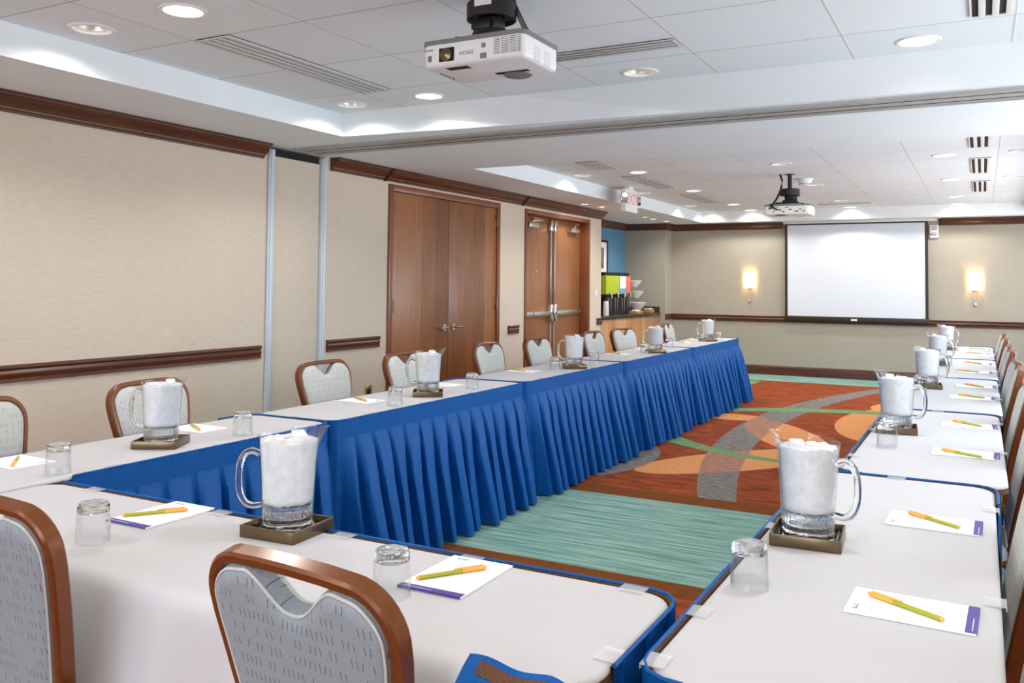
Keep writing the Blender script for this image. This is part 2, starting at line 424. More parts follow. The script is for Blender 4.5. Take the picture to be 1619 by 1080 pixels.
# right wall with windows, wall behind the camera with a wide window added to light chair backs and ceiling
WINS = [(2.9, 4.5), (5.0, 7.7), (8.5, 11.2), (11.7, 13.6)]; WZ = (.75, 2.3)
b = nb(); prev = YN
for a, c in WINS:
    box(b, XR, XR+.2, prev, a, 0, 2.7); box(b, XR, XR+.2, a, c, 0, WZ[0]); box(b, XR, XR+.2, a, c, WZ[1], 2.7); prev = c
box(b, XR, XR+.2, prev, YF, 0, 2.7); struct('wall_right', b, 'wall', smooth=False)
BW = (-4.2, .6)
b = nb(); box(b, -4.95, BW[0], YN-.2, YN, 0, 2.7); box(b, BW[1], XR+.2, YN-.2, YN, 0, 2.7)
box(b, *BW, YN-.2, YN, 0, .6); box(b, *BW, YN-.2, YN, 2.2, 2.7); struct('wall_back', b, 'wall', smooth=False)
def window(n, x0, x1, y0, y1, z0, z1):
    b = nb(); w = .05; alongy = (y1-y0) > (x1-x0)
    if alongy:
        for a, c in ((y0, y0+w), (y1-w, y1), ((y0+y1)/2-w/2, (y0+y1)/2+w/2)): box(b, x0, x1, a, c, z0, z1)
        for a, c in ((z0, z0+w), (z1-w, z1)): box(b, x0, x1, y0+w, y1-w, a, c)
    else:
        for a, c in ((x0, x0+w), (x1-w, x1), ((x0+x1)/2-w/2, (x0+x1)/2+w/2)): box(b, a, c, y0, y1, z0, z1)
        for a, c in ((z0, z0+w), (z1-w, z1)): box(b, x0+w, x1-w, y0, y1, a, c)
    o = struct('window_%d' % n, b, 'white', smooth=False)
    b = nb()
    if alongy: box(b, (x0+x1)/2-.003, (x0+x1)/2+.003, y0+w, y1-w, z0+w, z1-w)
    else: box(b, x0+w, x1-w, (y0+y1)/2-.003, (y0+y1)/2+.003, z0+w, z1-w)
    obj('pane', b, 'pane', o, smooth=False)
    ld = bpy.data.lights.new('daylight_portal', 'AREA'); ld.shape = 'RECTANGLE'; ld.cycles.is_portal = True
    lo = bpy.data.objects.new('daylight_portal', ld); C.objects.link(lo)
    lo.location = ((x0+x1)/2, (y0+y1)/2, (z0+z1)/2)
    if alongy: ld.size = z1-z0; ld.size_y = y1-y0; lo.rotation_euler = (0, pi/2, 0); lo.location.x = x1+.12
    else: ld.size = x1-x0; ld.size_y = z1-z0; lo.rotation_euler = (pi/2, 0, 0); lo.location.y = y0-.12
for i, (a, c) in enumerate(WINS): window(i+1, XR+.06, XR+.12, a, c, *WZ)
window(5, *BW, YN-.12, YN-.06, .6, 2.2)

# ceiling: soffit ring with two raised tile coffers
COF = [(-3.93, .57, -2.5, 4.77), (-3.97, .60, 6.62, 13.80)]
DL_BRIGHT, DL_DIM = [], []
for y in (-1.3, .7, 2.63, 4.55): DL_BRIGHT += [(-3.06, y), (-.26, y)]; DL_DIM += [(-3.67, y), (.31, y)]
DL_DIM += [(-1.66, 4.55), (-1.66, .7)]
for y in (8.60, 10.56, 12.55, 13.62): DL_BRIGHT += [(-3.15, y), (-.29, y)] + ([(-1.70, y)] if y > 13 else []); DL_DIM += [(-3.785, y)]
for y in (8.57, 10.5, 12.54): DL_DIM += [(-1.695, y), (.31, y)]
DL_SMALL = [(-4.42, 10.12), (-4.37, 10.55), (-4.42, 12.39), (-4.45, 12.79), (-4.40, 13.3)]
RB, RSM = .082, .045
def holed_plane(bm, rect, holes, z, mi):
    """flat rectangle with holes (each a point list), triangulated"""
    es = []
    def loop(pts):
        vs = [bm.verts.new((x, y, z)) for x, y in pts]
        for i in range(len(vs)): es.append(bm.edges.new((vs[i], vs[(i+1) % len(vs)])))
    loop(rect)
    for h in holes: loop(h)
    r = bmesh.ops.triangle_fill(bm, edges=es, use_beauty=True, use_dissolve=False, normal=(0, 0, -1))
    for g in r['geom']:
        if isinstance(g, bmesh.types.BMFace): g.material_index = mi
def cpts(x, y, r, n=24): return [(x+r*cos(2*pi*i/n), y+r*sin(2*pi*i/n)) for i in range(n)]
FARB = [(-3.93, 4.78), (-2.6, 4.90), (-1.5, 4.97), (.57, 4.98)]
COF_B = [[(-3.93, -2.5), (.57, -2.5)] + FARB[::-1], [(-3.97, 6.62), (.60, 6.62), (.60, 13.84), (-3.97, 13.84)]]
COF_T = [[(-3.93, -2.5), (.57, -2.5)] + [(x, 4.77) for x, y in FARB[::-1]], [(-3.97, 6.62), (.60, 6.62), (.60, 13.74), (-3.97, 13.74)]]
b = nb()
holed_plane(b, [(-5.5, YN-.2), (XR+.2, YN-.2), (XR+.2, YF+.2), (-5.5, YF+.2)], COF_B + [cpts(x, y, RSM, 16) for x, y in DL_SMALL], ZS, 0)
for bo, tp in zip(COF_B, COF_T):
    n = len(bo)
    for i in range(n):
        j = (i+1) % n
        b.faces.new([b.verts.new(p) for p in ((*bo[i], ZS), (*bo[j], ZS), (*tp[j], ZC), (*tp[i], ZC))])
me_c = nb(); bmesh.ops.remove_doubles(b, verts=b.verts, dist=1e-5); me_c.free()
ceil_o = struct('ceiling', b, 'ceil', smooth=False)
for k, tp in enumerate(COF_T):
    b = nb(); x0, x1, y0, y1 = COF[k]
    holed_plane(b, tp, [cpts(x, y, RB) for x, y in DL_BRIGHT + DL_DIM if y0 < y < y1], ZC, 0)
    obj('tile_field', b, 'tiles', ceil_o, smooth=False)
b = nb(); box(b, -5.6, XR+.3, YN-.3, YF+.3, 2.80, 2.84); struct('ceiling_slab', b, 'dark', smooth=False)

# flat grey partition track
b = nb(); y0, y1 = 5.03, 5.345
box(b, -4.62, XR-.01, y0, y1, ZS-.010, ZS+.0)
for yy in (y0+.01, y1-.03): box(b, -4.62, XR-.01, yy, yy+.02, ZS-.016, ZS-.0095)
o = obj('ceiling_track', b, 'track', smooth=False); tag(o, 'flat grey metal partition track running across the ceiling', 'ceiling track')
b = nb()
for yy in (y0+.115, y0+.225): box(b, -4.60, XR-.02, yy, yy+.006, ZS-.012, ZS-.0098)
obj('track_groove', b, 'dark', o, smooth=False)

# stacked partition panel in the left wall pocket
t = empty('partition_panel', (XW, (PK[0]+PK[1])/2, 0)); tag(t, 'beige folding partition panel parked in left wall between two pale aluminium strips', 'partition panel')
b = nb(); box(b, -.078, -.012, PK[0]-t.location.y+.03, PK[1]-t.location.y-.05, .012, 2.352, .003); obj('panel_face', b, 'wall', t)
for s, (a, c, x1) in enumerate(((PK[0]-.030, PK[0]+.028, .022), (PK[1]-.045, PK[1]+.012, .016))):
    b = nb(); a -= t.location.y; c -= t.location.y
    box(b, .002 if s == 0 else -.06, x1, a, c, .0, 2.395, .004)
    box(b, x1-.002, x1+.010, a+.012, a+.032, .0, 2.39, .002)
    obj('edge_strip', b, 'alu_blue', t)
b = nb(); box(b, -.075, -.02, PK[0]-t.location.y+.05, PK[1]-t.location.y-.06, 2.354, 2.41); obj('top_gap_shade', b, 'dark', t, smooth=False)  # near-black block puts the shade of the gap above the panel into colour

# ------------------------------------------------------------------ crown, chair rails, baseboards
CROWN = [(0, 0), (0, -.105), (.018, -.105), (.018, -.092), (.028, -.086), (.030, -.078), (.052, -.062), (.070, -.042), (.080, -.024), (.094, -.022), (.094, -.010), (.104, -.006), (.104, 0)]
RAIL = [(0, -.048), (.016, -.048), (.024, -.042), (.024, -.030), (.017, -.026), (.022, -.014), (.026, 0), (.022, .012), (.017, .020), (.024, .024), (.030, .032), (.030, .042), (.022, .048), (0, .048)]
BASE = [(0, 0), (.018, 0), (.018, .12), (.014, .135), (.008, .145), (0, .148)]
tn = [0]
def trim(prof, p, q, side, z, mat, name=None, m0=0., m1=0.):
    """run a wall profile from p to q (xy); side = into-room direction; m0/m1 mitre shear at ends"""
    if name is None: tn[0] += 1; name = 'trim_%d' % tn[0]
    b = nb(); p, q = Vector((*p, z)), Vector((*q, z)); d = (q-p).normalized(); s = Vector((*side, 0))
    A = [b.verts.new(p + s*u + Vector((0, 0, v)) - d*m0*u) for u, v in prof]
    B = [b.verts.new(q + s*u + Vector((0, 0, v)) + d*m1*u) for u, v in prof]
    n = len(A); b.faces.new(A); b.faces.new(B[::-1])
    for i in range(n): b.faces.new((A[i], A[(i+1) % n], B[(i+1) % n], B[i]))
    return struct(name, b, mat)
zc = ZS - .001
trim(CROWN, (XW, YN), (XW, 4.80), (1, 0), zc, 'mahog')
trim(CROWN, (XW, 5.56), (XW, 6.285), (1, 0), zc, 'mahog', m0=.0)
trim(CROWN, (XW, 6.30), (XW, 8.93), (1, 0), zc, 'mahog'); trim(CROWN, (XW, 8.945), (XW, 11.35), (1, 0), zc, 'mahog')
for yy in (6.2925, 8.9375):
    trim([(0, -.11), (.022, -.11), (.06, -.066), (.098, -.028), (.109, -.012), (.109, 0), (0, 0)], (XW, yy-.0075), (XW, yy+.0075), (1, 0), zc, 'dark')
trim(CROWN, (-5.3, 11.35), (-5.3, 13.85), (1, 0), zc, 'mahog'); trim(CROWN, (-5.3, 13.85), (-4.6, 13.85), (0, -1), zc, 'mahog_x', m1=1)
trim(CROWN, (-4.6, 13.85), (-4.6, YF), (1, 0), zc, 'mahog', m0=1)
trim(CROWN, (-4.6, YF), (-2.78, YF), (0, -1), zc, 'mahog_x'); trim(CROWN, (-.55, YF), (XR, YF), (0, -1), zc, 'mahog_x', m0=-.6)
ZR = .882
trim(RAIL, (XW, YN), (XW, 4.80), (1, 0), ZR, 'mahog'); trim(RAIL, (XW, 5.545), (XW, 6.24), (1, 0), ZR, 'mahog')
trim(RAIL, (XW, 8.63), (XW, 8.87), (1, 0), ZR, 'mahog'); trim(RAIL, (XW, 11.20), (XW, 11.36), (1, 0), ZR+.01, 'mahog')
trim(RAIL, (-4.6, 13.86), (-4.6, YF), (1, 0), ZR, 'mahog'); trim(RAIL, (-4.6, YF), (XR, YF), (0, -1), ZR, 'mahog_x')
trim(BASE, (XW, YN), (XW, 4.80), (1, 0), 0, 'mahog', 'baseboard_left'); trim(BASE, (XW, 5.56), (XW, D1[0]-.02), (1, 0), 0, 'mahog', 'baseboard_left_middle')
trim(BASE, (XW, D1[1]+.02), (XW, D2[0]-.02), (1, 0), 0, 'mahog', 'baseboard_left_far')
trim(BASE, (-4.6, YF), (XR, YF), (0, -1), 0, 'mahog_x', 'baseboard_far')

# ------------------------------------------------------------------ doors
def door(n, y0, y1, ztop, recess, veneer, case):
    root = empty('door_%d' % n, (XW, (y0+y1)/2, 0)); root['kind'] = 'structure'; h = (y1-y0)/2
    b = nb(); w = case
    box(b, -recess-.05, .016, -h+.003, -h+w, 0, ztop-.002, .003); box(b, -recess-.05, .016, h-w, h-.003, 0, ztop-.002, .003)
    box(b, -recess-.05, .016, -h+w, h-w, ztop-w, ztop-.002, .003)
    obj('door_frame', b, 'jamb', root)
    leaves = []
    for s in (-1, 1):
        b = nb(); a, c = (-h+w+.003, -.003) if s < 0 else (.003, h-w-.003)
        box(b, -recess-.045, -recess, a, c, .008, ztop-w-.004, .002)
        leaves.append(obj('door_leaf', b, veneer, root))
    return root, h, leaves
d1, h, lv = door(1, *D1, Z1, .004, 'doorwood', .062)
for s, l in zip((-1, 1), lv):
    for zz in (.28, 1.19, 2.09):
        b = nb(); yy = s*(h-.066)
        box(b, -.006, .004, yy-.035, yy+.035, zz-.062, zz+.062, .001); lathe(b, [(.009, zz-.064), (.009, zz+.064)], 10, cx=.010, cy=yy, cap0=True, cap1=True)
        obj('hinge', b, 'bronze', l)
    b = nb(); yy = s*.085
    box(b, -.004, .002, yy-.001, yy+.001, .96, .962)
    for x0, x1, r in ((-.004, .012, .034), (.012, .055, .012)):
        rs = [[b.verts.new((x, yy + r*cos(2*pi*i/20), .965 + r*sin(2*pi*i/20))) for i in range(20)] for x in (x0, x1)]
        for i in range(20): b.faces.new((rs[0][i], rs[0][(i+1) % 20], rs[1][(i+1) % 20], rs[1][i]))
        b.faces.new(rs[1])
    tube(b, [(.05, yy, .965), (.056, yy+s*.02, .965), (.056, yy+s*.07, .963), (.052, yy+s*.125, .960)], .010, 10)
    obj('lever_handle', b, 'chrome', l)
d2, h, lv = door(2, *D2, Z2, .115, 'doorwood2', .05)
fx = -.115
for s, l in zip((-1, 1), lv):
    # vertical rod exit device
    b = nb(); yy = s*.055
    box(b, fx, fx+.055, yy-.040, yy+.040, .93, 1.15, .008, 3); box(b, fx, fx+.05, yy-.034, yy+.034, 2.07, 2.21, .008, 3)
    obj('latch_case', b, 'chrome', l)
    b = nb(); box(b, fx+.012, fx+.034, yy-.014, yy+.014, 1.14, 2.09, .005); box(b, fx+.012, fx+.028, yy-.008, yy+.008, .03, .94, .003)
    obj('vertical_rod', b, 'steel', l)
    b = nb(); y_a, y_b = s*.10, s*(h-.10); lo, hi = min(y_a, y_b), max(y_a, y_b)
    box(b, fx, fx+.045, lo, hi, 1.005, 1.065, .006, 2)
    m = (y_a + (y_b-y_a)*.62); lo2, hi2 = min(y_a, m), max(y_a, m); box(b, fx+.04, fx+.062, lo2, hi2, 1.012, 1.058, .006, 2)
    obj('push_bar', b, 'steel', l)
    b = nb(); ym = s*(h-.34); box(b, fx, fx+.075, ym-.13, ym+.13, 2.085, 2.145, .006)
    tube(b, [(fx+.05, ym, 2.145), (fx+.06, ym, 2.17), (fx+.12, ym-s*.16, 2.175), (fx+.09, ym+s*.05, 2.20)], .008, 6)
    obj('door_closer', b, 'steel', l)
    b = nb(); yv = s*.42; lathe(b, [(.012, 0), (.012, .008), (.006, .012)], 12, cap1=True)
    bmesh.ops.rotate(b, verts=b.verts, matrix=Matrix.Rotation(pi/2, 3, 'Y')); bmesh.ops.translate(b, verts=b.verts, vec=(fx, yv, 1.56)); obj('door_viewer', b, 'steel', l)

# outlet and switches on the left wall
def plate(name, y, z, w, hh, mat, label, cat):
    t = empty(name, (XW, y, z)); tag(t, label, cat)
    b = nb(); box(b, 0.0, .007, -w/2, w/2, -hh/2, hh/2, .002); obj('cover_plate', b, mat, t)
    b = nb(); box(b, .006, .010, -.018, .018, -.032, .032, .002); obj('insert', b, 'dark' if mat == 'gold' else 'white', t)
plate('wall_outlet', 6.11, .45, .085, .125, 'gold', 'brass wall outlet low on beige wall left of double doors', 'outlet')
plate('light_switch', 11.17, 1.28, .07, .11, 'offwhite', 'small white light switch on narrow wall right of exit doors', 'switch')

# ------------------------------------------------------------------ ceiling fixtures
def make_downlight(kind):
    r = RSM if kind == 'small' else RB
    t = empty('downlight', (0, 0, 0))
    b = nb(); lathe(b, [(r-.003, .012), (r-.001, -.003), (r+.004, -.007), (r+.016, -.006), (r+.022, -.001), (r+.022, .0)], 32); obj('trim_ring', b, 'white', t)
    b = nb(); lathe(b, [(r, .0), (r*.93, .03), (r*.72, .08), (r*.55, .11)], 32); obj('reflector', b, 'reflector', t)
    b = nb()
    zl = .022 if kind == 'bright' else .085
    rl = {'bright': r*.93, 'dim': r*.62, 'small': r*.6}[kind]
    lathe(b, [(.001, zl-.004), (rl*.6, zl-.003), (rl, zl)], 24, cap0=True); obj('lamp', b, 'lamp_on' if kind == 'bright' else 'lamp_dim', t)
    if True:
        ld = bpy.data.lights.new('downlight_beam', 'SPOT'); ld.energy = {'bright': SPOT_BRIGHT, 'dim': SPOT_DIM, 'small': SPOT_SMALL}[kind]
        ld.spot_size = R(152); ld.spot_blend = .55; ld.shadow_soft_size = .05; ld.color = (1, .965, .90)
        lo = bpy.data.objects.new('downlight_beam', ld); C.objects.link(lo); lo.parent = t; lo.location = (0, 0, -.012)
    return t
protos = {k: make_downlight(k) for k in ('bright', 'dim', 'small')}
used = {}
def place(kind, x, y, z, label, group=None):
    o = protos[kind] if kind not in used else copy_tree(protos[kind]); used[kind] = 1
    o.location = (x, y, z); tag(o, label, 'downlight', group)
def side(x):
    return 'beside the left soffit' if x < -3.4 else 'on the left row' if x < -2.5 else 'in the centre row' if x < -1 else 'on the right row' if x < 0 else 'beside the right soffit'
nth = {2.63: 'nearest the camera', 4.55: 'just before the partition track', 8.6: 'first beyond the partition track', 10.56: 'second beyond the partition track', 12.55: 'third beyond the partition track', 13.62: 'last before the screen wall', -1.3: 'behind the camera, far end', .7: 'behind the camera', 8.57: 'first beyond the partition track', 10.5: 'second beyond the partition track', 12.54: 'third beyond the partition track'}
for x, y in DL_BRIGHT: place('bright', x, y, ZC, 'bright white recessed downlight %s, %s' % (side(x), nth[y]), 'lit ceiling downlights')
for x, y in DL_DIM: place('dim', x, y, ZC, 'dim recessed downlight %s, %s' % (side(x), nth[y]), 'dim ceiling downlights')
sl = ['over the exit doors', 'just past the exit doors', 'over the coffee counter', 'second over the coffee counter', 'last over the coffee counter']
for (x, y), s in zip(DL_SMALL, sl): place('small', x, y, ZS, 'tiny recessed light in the left soffit %s' % s, 'small soffit lights')

def slot_vent(x0, x1, y0, y1, nslot, along, label, group, mat='vent', gap=.45):
    t = empty('slot_diffuser', ((x0+x1)/2, (y0+y1)/2, ZC)); tag(t, label, 'air vent', group)
    hx, hy = (x1-x0)/2, (y1-y0)/2
    b = nb(); box(b, -hx, hx, -hy, hy, -.004, -.0005); obj('backing', b, 'dark', t, smooth=False)
    b = nb(); f = .008
    box(b, -hx, -hx+f, -hy, hy, -.010, -.004); box(b, hx-f, hx, -hy, hy, -.010, -.004)
    box(b, -hx+f, hx-f, -hy, -hy+f, -.010, -.004); box(b, -hx+f, hx-f, hy-f, hy, -.010, -.004)
    obj('frame', b, mat, t, smooth=False)
    span = (2*hx if along == 'y' else 2*hy) - 2*f; n = nslot; p = span/n
    for i in range(n):
        b = nb(); a = -span/2 + p*(i+gap); c = -span/2 + p*(i+1)
        if along == 'y': box(b, a, c, -hy+f, hy-f, -.011, -.004, .001)
        else: box(b, -hx+f, hx-f, a, c, -.011, -.004, .001)
        obj('blade', b, mat, t)
    return t
slot_vent(-3.375, -3.160, 2.985, 4.285, 4, 'y', 'long grey slot diffuser on the near left ceiling', 'slot air diffusers', gap=.45)
slot_vent(-2.0, -1.288, 3.985, 4.125, 3, 'x', 'grey slot diffuser running crosswise behind the near projector', 'slot air diffusers', gap=.6)
for (a, c), w in zip(((7.66, 8.22), (8.89, 10.14), (10.97, 12.15)), ('first', 'second', 'third')):
    slot_vent(-3.45, -3.22, a, c, 4, 'y', 'grey slot diffuser on far left ceiling, %s beyond the partition track' % w, 'slot air diffusers', gap=.45)
slot_vent(-2.06, -1.36, 13.0, 13.1, 2, 'x', 'thin slot diffuser crosswise in front of the far screen', 'slot air diffusers')
for (a, c), w in zip(((3.0, 4.24), (7.59, 8.2), (8.89, 10.03), (10.8, 11.99)), ('nearest, cut by the top of the photo', 'first beyond the partition track', 'second beyond the partition track', 'third beyond the partition track')):
    dx = .048 if a < 4 else 0
    slot_vent(-.085+dx, .085+dx, a, c, 3, 'y', 'white three-slot ceiling grille on the right, %s' % w, 'three-slot return grilles', 'white', .48)
t = empty('smoke_detector', (-1.70, 9.9, ZC)); tag(t, 'white smoke detector beside the far projector pole', 'smoke detector')
b = nb(); lathe(b, [(.085, -.0005), (.085, -.012), (.078, -.016), (.062, -.055), (.050, -.066), (.001, -.068)], 28); obj('housing', b, 'white', t)
b = nb()
for i in range(12):
    a = 2*pi*i/12; box(b, .058*cos(a)-.006, .058*cos(a)+.006, .058*sin(a)-.006, .058*sin(a)+.006, -.060, -.050)
obj('sensor_slots', b, 'dark', t, smooth=False)
for k, (x, y) in enumerate(((-3.30, 7.75), (-.86, 3.1), (-3.0, 11.6), (-.45, 11.6))):
    pass
# EXIT sign
t = empty('exit_sign', (-3.735, 9.89, ZC)); tag(t, 'white EXIT sign with two emergency lamp heads hanging from the left ceiling', 'exit sign')
b = nb(); box(b, -.035, .035, -.195, .195, -.305, -.035, .008, 3); obj('housing', b, 'white', t)
b = nb(); box(b, -.03, .03, -.08, .08, -.036, -.0005, .003); obj('canopy', b, 'white', t)
b = text_bm('EXIT', .19); 
bmesh.ops.rotate(b, verts=b.verts, matrix=Matrix(((0, 0, 1), (1, 0, 0), (0, 1, 0)))); bmesh.ops.translate(b, verts=b.verts, vec=(.035, 0, -.155)); obj('lettering', b, 'red', t, smooth=False)
for s in (-1, 1):
    b = nb(); lathe(b, [(.001, 0), (.035, .002), (.055, .02), (.06, .05), (.056, .052), (.03, .045), (.001, .043)], 24)
    bmesh.ops.rotate(b, verts=b.verts, matrix=Matrix.Rotation(pi/2, 3, 'Y') @ Matrix.Rotation(-s*.5, 3, 'X')); bmesh.ops.translate(b, verts=b.verts, vec=(.0, s*.235, -.15))
    tube(b, [(0, s*.19, -.15), (0, s*.235, -.15)], .014); obj('lamp_head', b, 'chrome', t)

# ------------------------------------------------------------------ projectors
def make_projector(drop=0.):
    """hangs upside down: origin at ceiling above its column; lens side faces -y"""
    t = empty('projector', (0, 0, 0)); w, d, zt, zb = .23, .155, -.226, -.316
    b = nb(); out = rrect(-w, w, -d, d, .03, 5)
    prism(b, out, 'z', zb, zt)
    bmesh.ops.recalc_face_normals(b, faces=b.faces)
    low = [e for e in b.edges if all(v.co.z < zb+.001 for v in e.verts)]
    bmesh.ops.bevel(b, geom=low, offset=.02, segments=4, profile=.5, affect='EDGES')
    body = obj('body', b, 'white', t)
    b = nb(); prism(b, rrect(-w-.004, w+.004, -d-.004, d+.004, .03, 5), 'z', zt, zt+.018); box(b, -.13, .10, -.12, .12, zt+.018, zt+.03, .004); obj('base_plate', b, 'grey_pl', t)
    # lens window and lens on the front
    b = nb(); box(b, -w+.078, -w+.150, -d-.002, -d+.02, zt-.072, zt-.016, .003); obj('lens_recess', b, 'dark', t)
    b = nb(); lathe(b, [(.026, 0), (.026, .006), (.020, .008), (.012, .012), (.001, .014)], 24)
    bmesh.ops.rotate(b, verts=b.verts, matrix=Matrix.Rotation(pi/2, 3, 'X')); bmesh.ops.translate(b, verts=b.verts, vec=(-w+.112, -d, zt-.044)); obj('lens', b, 'bronze', t)
    b = text_bm('EPSON', .021, .0006); bmesh.ops.rotate(b, verts=b.verts, matrix=Matrix.Rotation(pi/2, 3, 'X') @ Matrix.Rotation(pi, 3, 'Z'))
    bmesh.ops.translate(b, verts=b.verts, vec=(-w+.205, -d-.0005, zt-.046)); obj('logo', b, 'grey_pl', t, smooth=False)
    b = nb()
    for i in range(10):
        zz = zt-.006-i*.0066
        for x0, x1 in ((.105, .132), (.137, .170), (.175, .205), (.209, .222)): box(b, x0-.005, x1-.005, -d-.0012, -d+.001, zz-.0024, zz)
    obj('exhaust_grille', b, 'grey_pl', t, smooth=False)
    b = nb(); box(b, .045, .063, -d-.001, -d+.002, zt-.036, zt-.018); box(b, .038, .068, -d-.001, -d+.01, zb+.012, zb+.034, .002)
    box(b, -w+.026, -w+.044, -d-.001, -d+.002, zt-.066, zt-.042); box(b, -w+.024, -w+.05, -d-.001, -d+.002, zt-.022, zt-.017); box(b, -w+.008, -w+.020, -d-.001, -d+.002, zt-.022, zt-.018)
    obj('front_sensors', b, 'grey_pl', t)
    b = nb(); box(b, -w+.09, -w+.19, -.125, -.085, zb-.001, zb+.002); box(b, .0, .15, .03, .06, zb-.001, zb+.002)
    for k in range(4): box(b, -w+.02, -w+.028, -.06+k*.03, -.04+k*.03, zb-.001, zb+.004)
    obj('underside_vents', b, 'dark', t, smooth=False)
    b = nb(); lathe(b, [(.001, zb-.008), (.05, zb-.007), (.06, zb-.001), (.06, zb+.001)], 24, cx=.07, cy=.1); obj('foot', b, 'grey_pl', t)
    b = nb()
    for k, dx in enumerate((0, .07)): 
        for i in range(7): box(b, w-.001, w+.0006, -.07+dx*1.3, -.07+dx*1.3+.06, zt-.032-i*.008, zt-.029-i*.008)
    obj('side_labels', b, 'vent', t, smooth=False)
    # rear connectors
    b = nb(); random.seed(3)
    box(b, -w+.04, w-.03, d-.001, d+.001, zt-.078, zt-.008)
    for i in range(11):
        x = -w+.05+i*.034; h = random.choice((.008, .012, .016)); z = zt-.012-random.choice((0, .02, .04))
        box(b, x, x+random.choice((.012, .02, .026)), d-.001, d+.004, z-h, z, mi=1)
    obj('rear_ports', b, ['offwhite', 'black'], t, smooth=False)
    # mount
    b = nb(); lathe(b, [(.022, 0), (.022, -.10-drop)], 20); lathe(b, [(.05, -.0005), (.05, -.006), (.022, -.010)], 20)
    obj('mount_pole', b, 'black_metal', t)
    b = nb(); lathe(b, [(.001, -.034), (.094, -.036), (.102, -.044), (.102, -.108), (.096, -.110), (.094, -.096), (.001, -.094)], 32); obj('mount_cup', b, 'black_metal', t)
    b = nb(); box(b, -.05, .05, -.03, .03, -.15, -.095, .006); box(b, -.065, .02, -.055, -.035, -.150, -.118, .004); lathe(b, [(.001, -.15), (.075, -.155), (.085, -.185), (.08, -.200), (.001, -.200)], 28)
    box(b, -.02, .17, -.02, .02, -.19, -.180, .003)
    for a in range(4):
        ca, sa = cos(a*pi/2+.7), sin(a*pi/2+.7); tube(b, [(.03*ca, .03*sa, -.186), (.16*ca, .12*sa, -.186), (.165*ca, .125*sa, -.209)], .009, 6)
    obj('mount_bracket', b, 'black_metal', t)
    b = nb(); box(b, -.02, .055, -.1045, -.100, -.075, -.048); obj('mount_label', b, 'offwhite', t, smooth=False)
    for k in range(3):
        b = nb(); o = k*.012
        tube(b, [(.075+o*.4, .02, .0), (.085+o*.4, .03, -.05), (.12+o*.5, .05, -.14), (.15+o*.4, .08, -.19), (.155+o, .12, -.20), (.15+o, .165, -.21), (.13+o, .172, -.24), (.11-o, d+.004, -.265)], .006, 6)
        obj('cable', b, 'black', t)
    if drop:
        for ch in t.children:
            if not ch.name.startswith('mount_pole'): ch.location.z -= drop
        for k in range(2):
            b = nb(); tube(b, [(.075+.012*k, .02, -drop-.005), (.07+.012*k, .015, -drop*.5), (.09+.012*k, .02, -.001)], .006, 6); obj('cable', b, 'black', t)
    return t
p1 = make_projector(); p2 = make_projector(.12)
p1.location = (-1.752, 3.055, ZC); tag(p1, 'white projector hanging upside down in the near ceiling, lens side showing', 'projector', 'ceiling projectors')
p2.rotation_euler = (0, 0, pi); p2.location = (-1.77, 9.42, ZC); tag(p2, 'white projector with cables hanging in front of the far screen, back showing', 'projector', 'ceiling projectors')

# ------------------------------------------------------------------ far wall: screen, sconces, alarm
t = empty('projection_screen', (-1.715, YF-.035, 0)); tag(t, 'large white projection screen in dark frame hanging on the far wall', 'projection screen')
x0, x1, z0, z1 = -1.02, 1.02, .895, 2.405
b = nb(); box(b, x0+.035, x1-.035, -.012, -.004, z0+.05, z1-.04); obj('screen_surface', b, 'screen', t, smooth=False)
b = nb(); box(b, x0, x0+.037, -.02, 0, z0, z1); box(b, x1-.037, x1, -.02, 0, z0, z1); box(b, x0+.037, x1-.037, -.02, 0, z1-.042, z1); obj('border', b, 'screen_frame', t, smooth=False)
b = nb(); box(b, x0-.01, x1+.02, -.032, -.004, z0-.03, z0+.048, .008); obj('weight_bar', b, 'screen_frame', t)
b = nb(); box(b, -.045, .045, -.036, -.031, z0-.01, z0+.022, .002); obj('pull_tab', b, 'offwhite', t)
b = nb(); box(b, x0-.02, x1+.12, -.03, .034, z1-.02, ZS-.002, .003); obj('case', b, 'offwhite', t)
def sconce(x, label):
    t = empty('wall_sconce', (x, YF, 0)); tag(t, label, 'wall lamp', 'wall sconces beside the screen')
    b = nb(); z0, z1 = 1.372, 1.618; r = .088
    A = [(r*cos(pi + pi*i/16), r*.95*sin(pi+pi*i/16) - .02) for i in range(17)]
    vs = [[b.verts.new((px, py, z)) for px, py in A] for z in (z0, z1)]
    for i in range(16): b.faces.new((vs[0][i], vs[0][i+1], vs[1][i+1], vs[1][i]))
    obj('lamp_shade', b, 'sconce', t)
    b = nb(); box(b, -.03, .03, -.018, -.001, 1.36, 1.45, .003); tube(b, [(0, -.016, 1.40), (0, -.05, 1.37), (0, -.048, 1.16)], .0075); tube(b, [(0, -.048, 1.172), (0, -.002, 1.165)], .008)
    box(b, -.02, .02, -.008, -.001, 1.135, 1.19, .002); obj('arm', b, 'steel', t)
    ld = bpy.data.lights.new('sconce_bulb', 'POINT'); ld.energy = SCONCE_W; ld.color = (1, .68, .34); ld.shadow_soft_size = .03
    lo = bpy.data.objects.new('sconce_bulb', ld); C.objects.link(lo); lo.parent = t; lo.location = (0, -.055, 1.50)
sconce(-3.295, 'lit wall sconce with frosted shade left of the projection screen')
sconce(-.092, 'lit wall sconce with frosted shade right of the projection screen')
t = empty('fire_alarm', (-.615, YF, 2.23)); tag(t, 'white fire alarm with sounder and strobe at the top right corner of the screen', 'fire alarm')
b = nb(); box(b, -.06, .06, -.045, -.001, -.095, .095, .008, 3); obj('housing', b, 'white', t)
b = nb()
for k in range(5): box(b, -.04, .04, -.048, -.044, .02+k*.013, .026+k*.013)
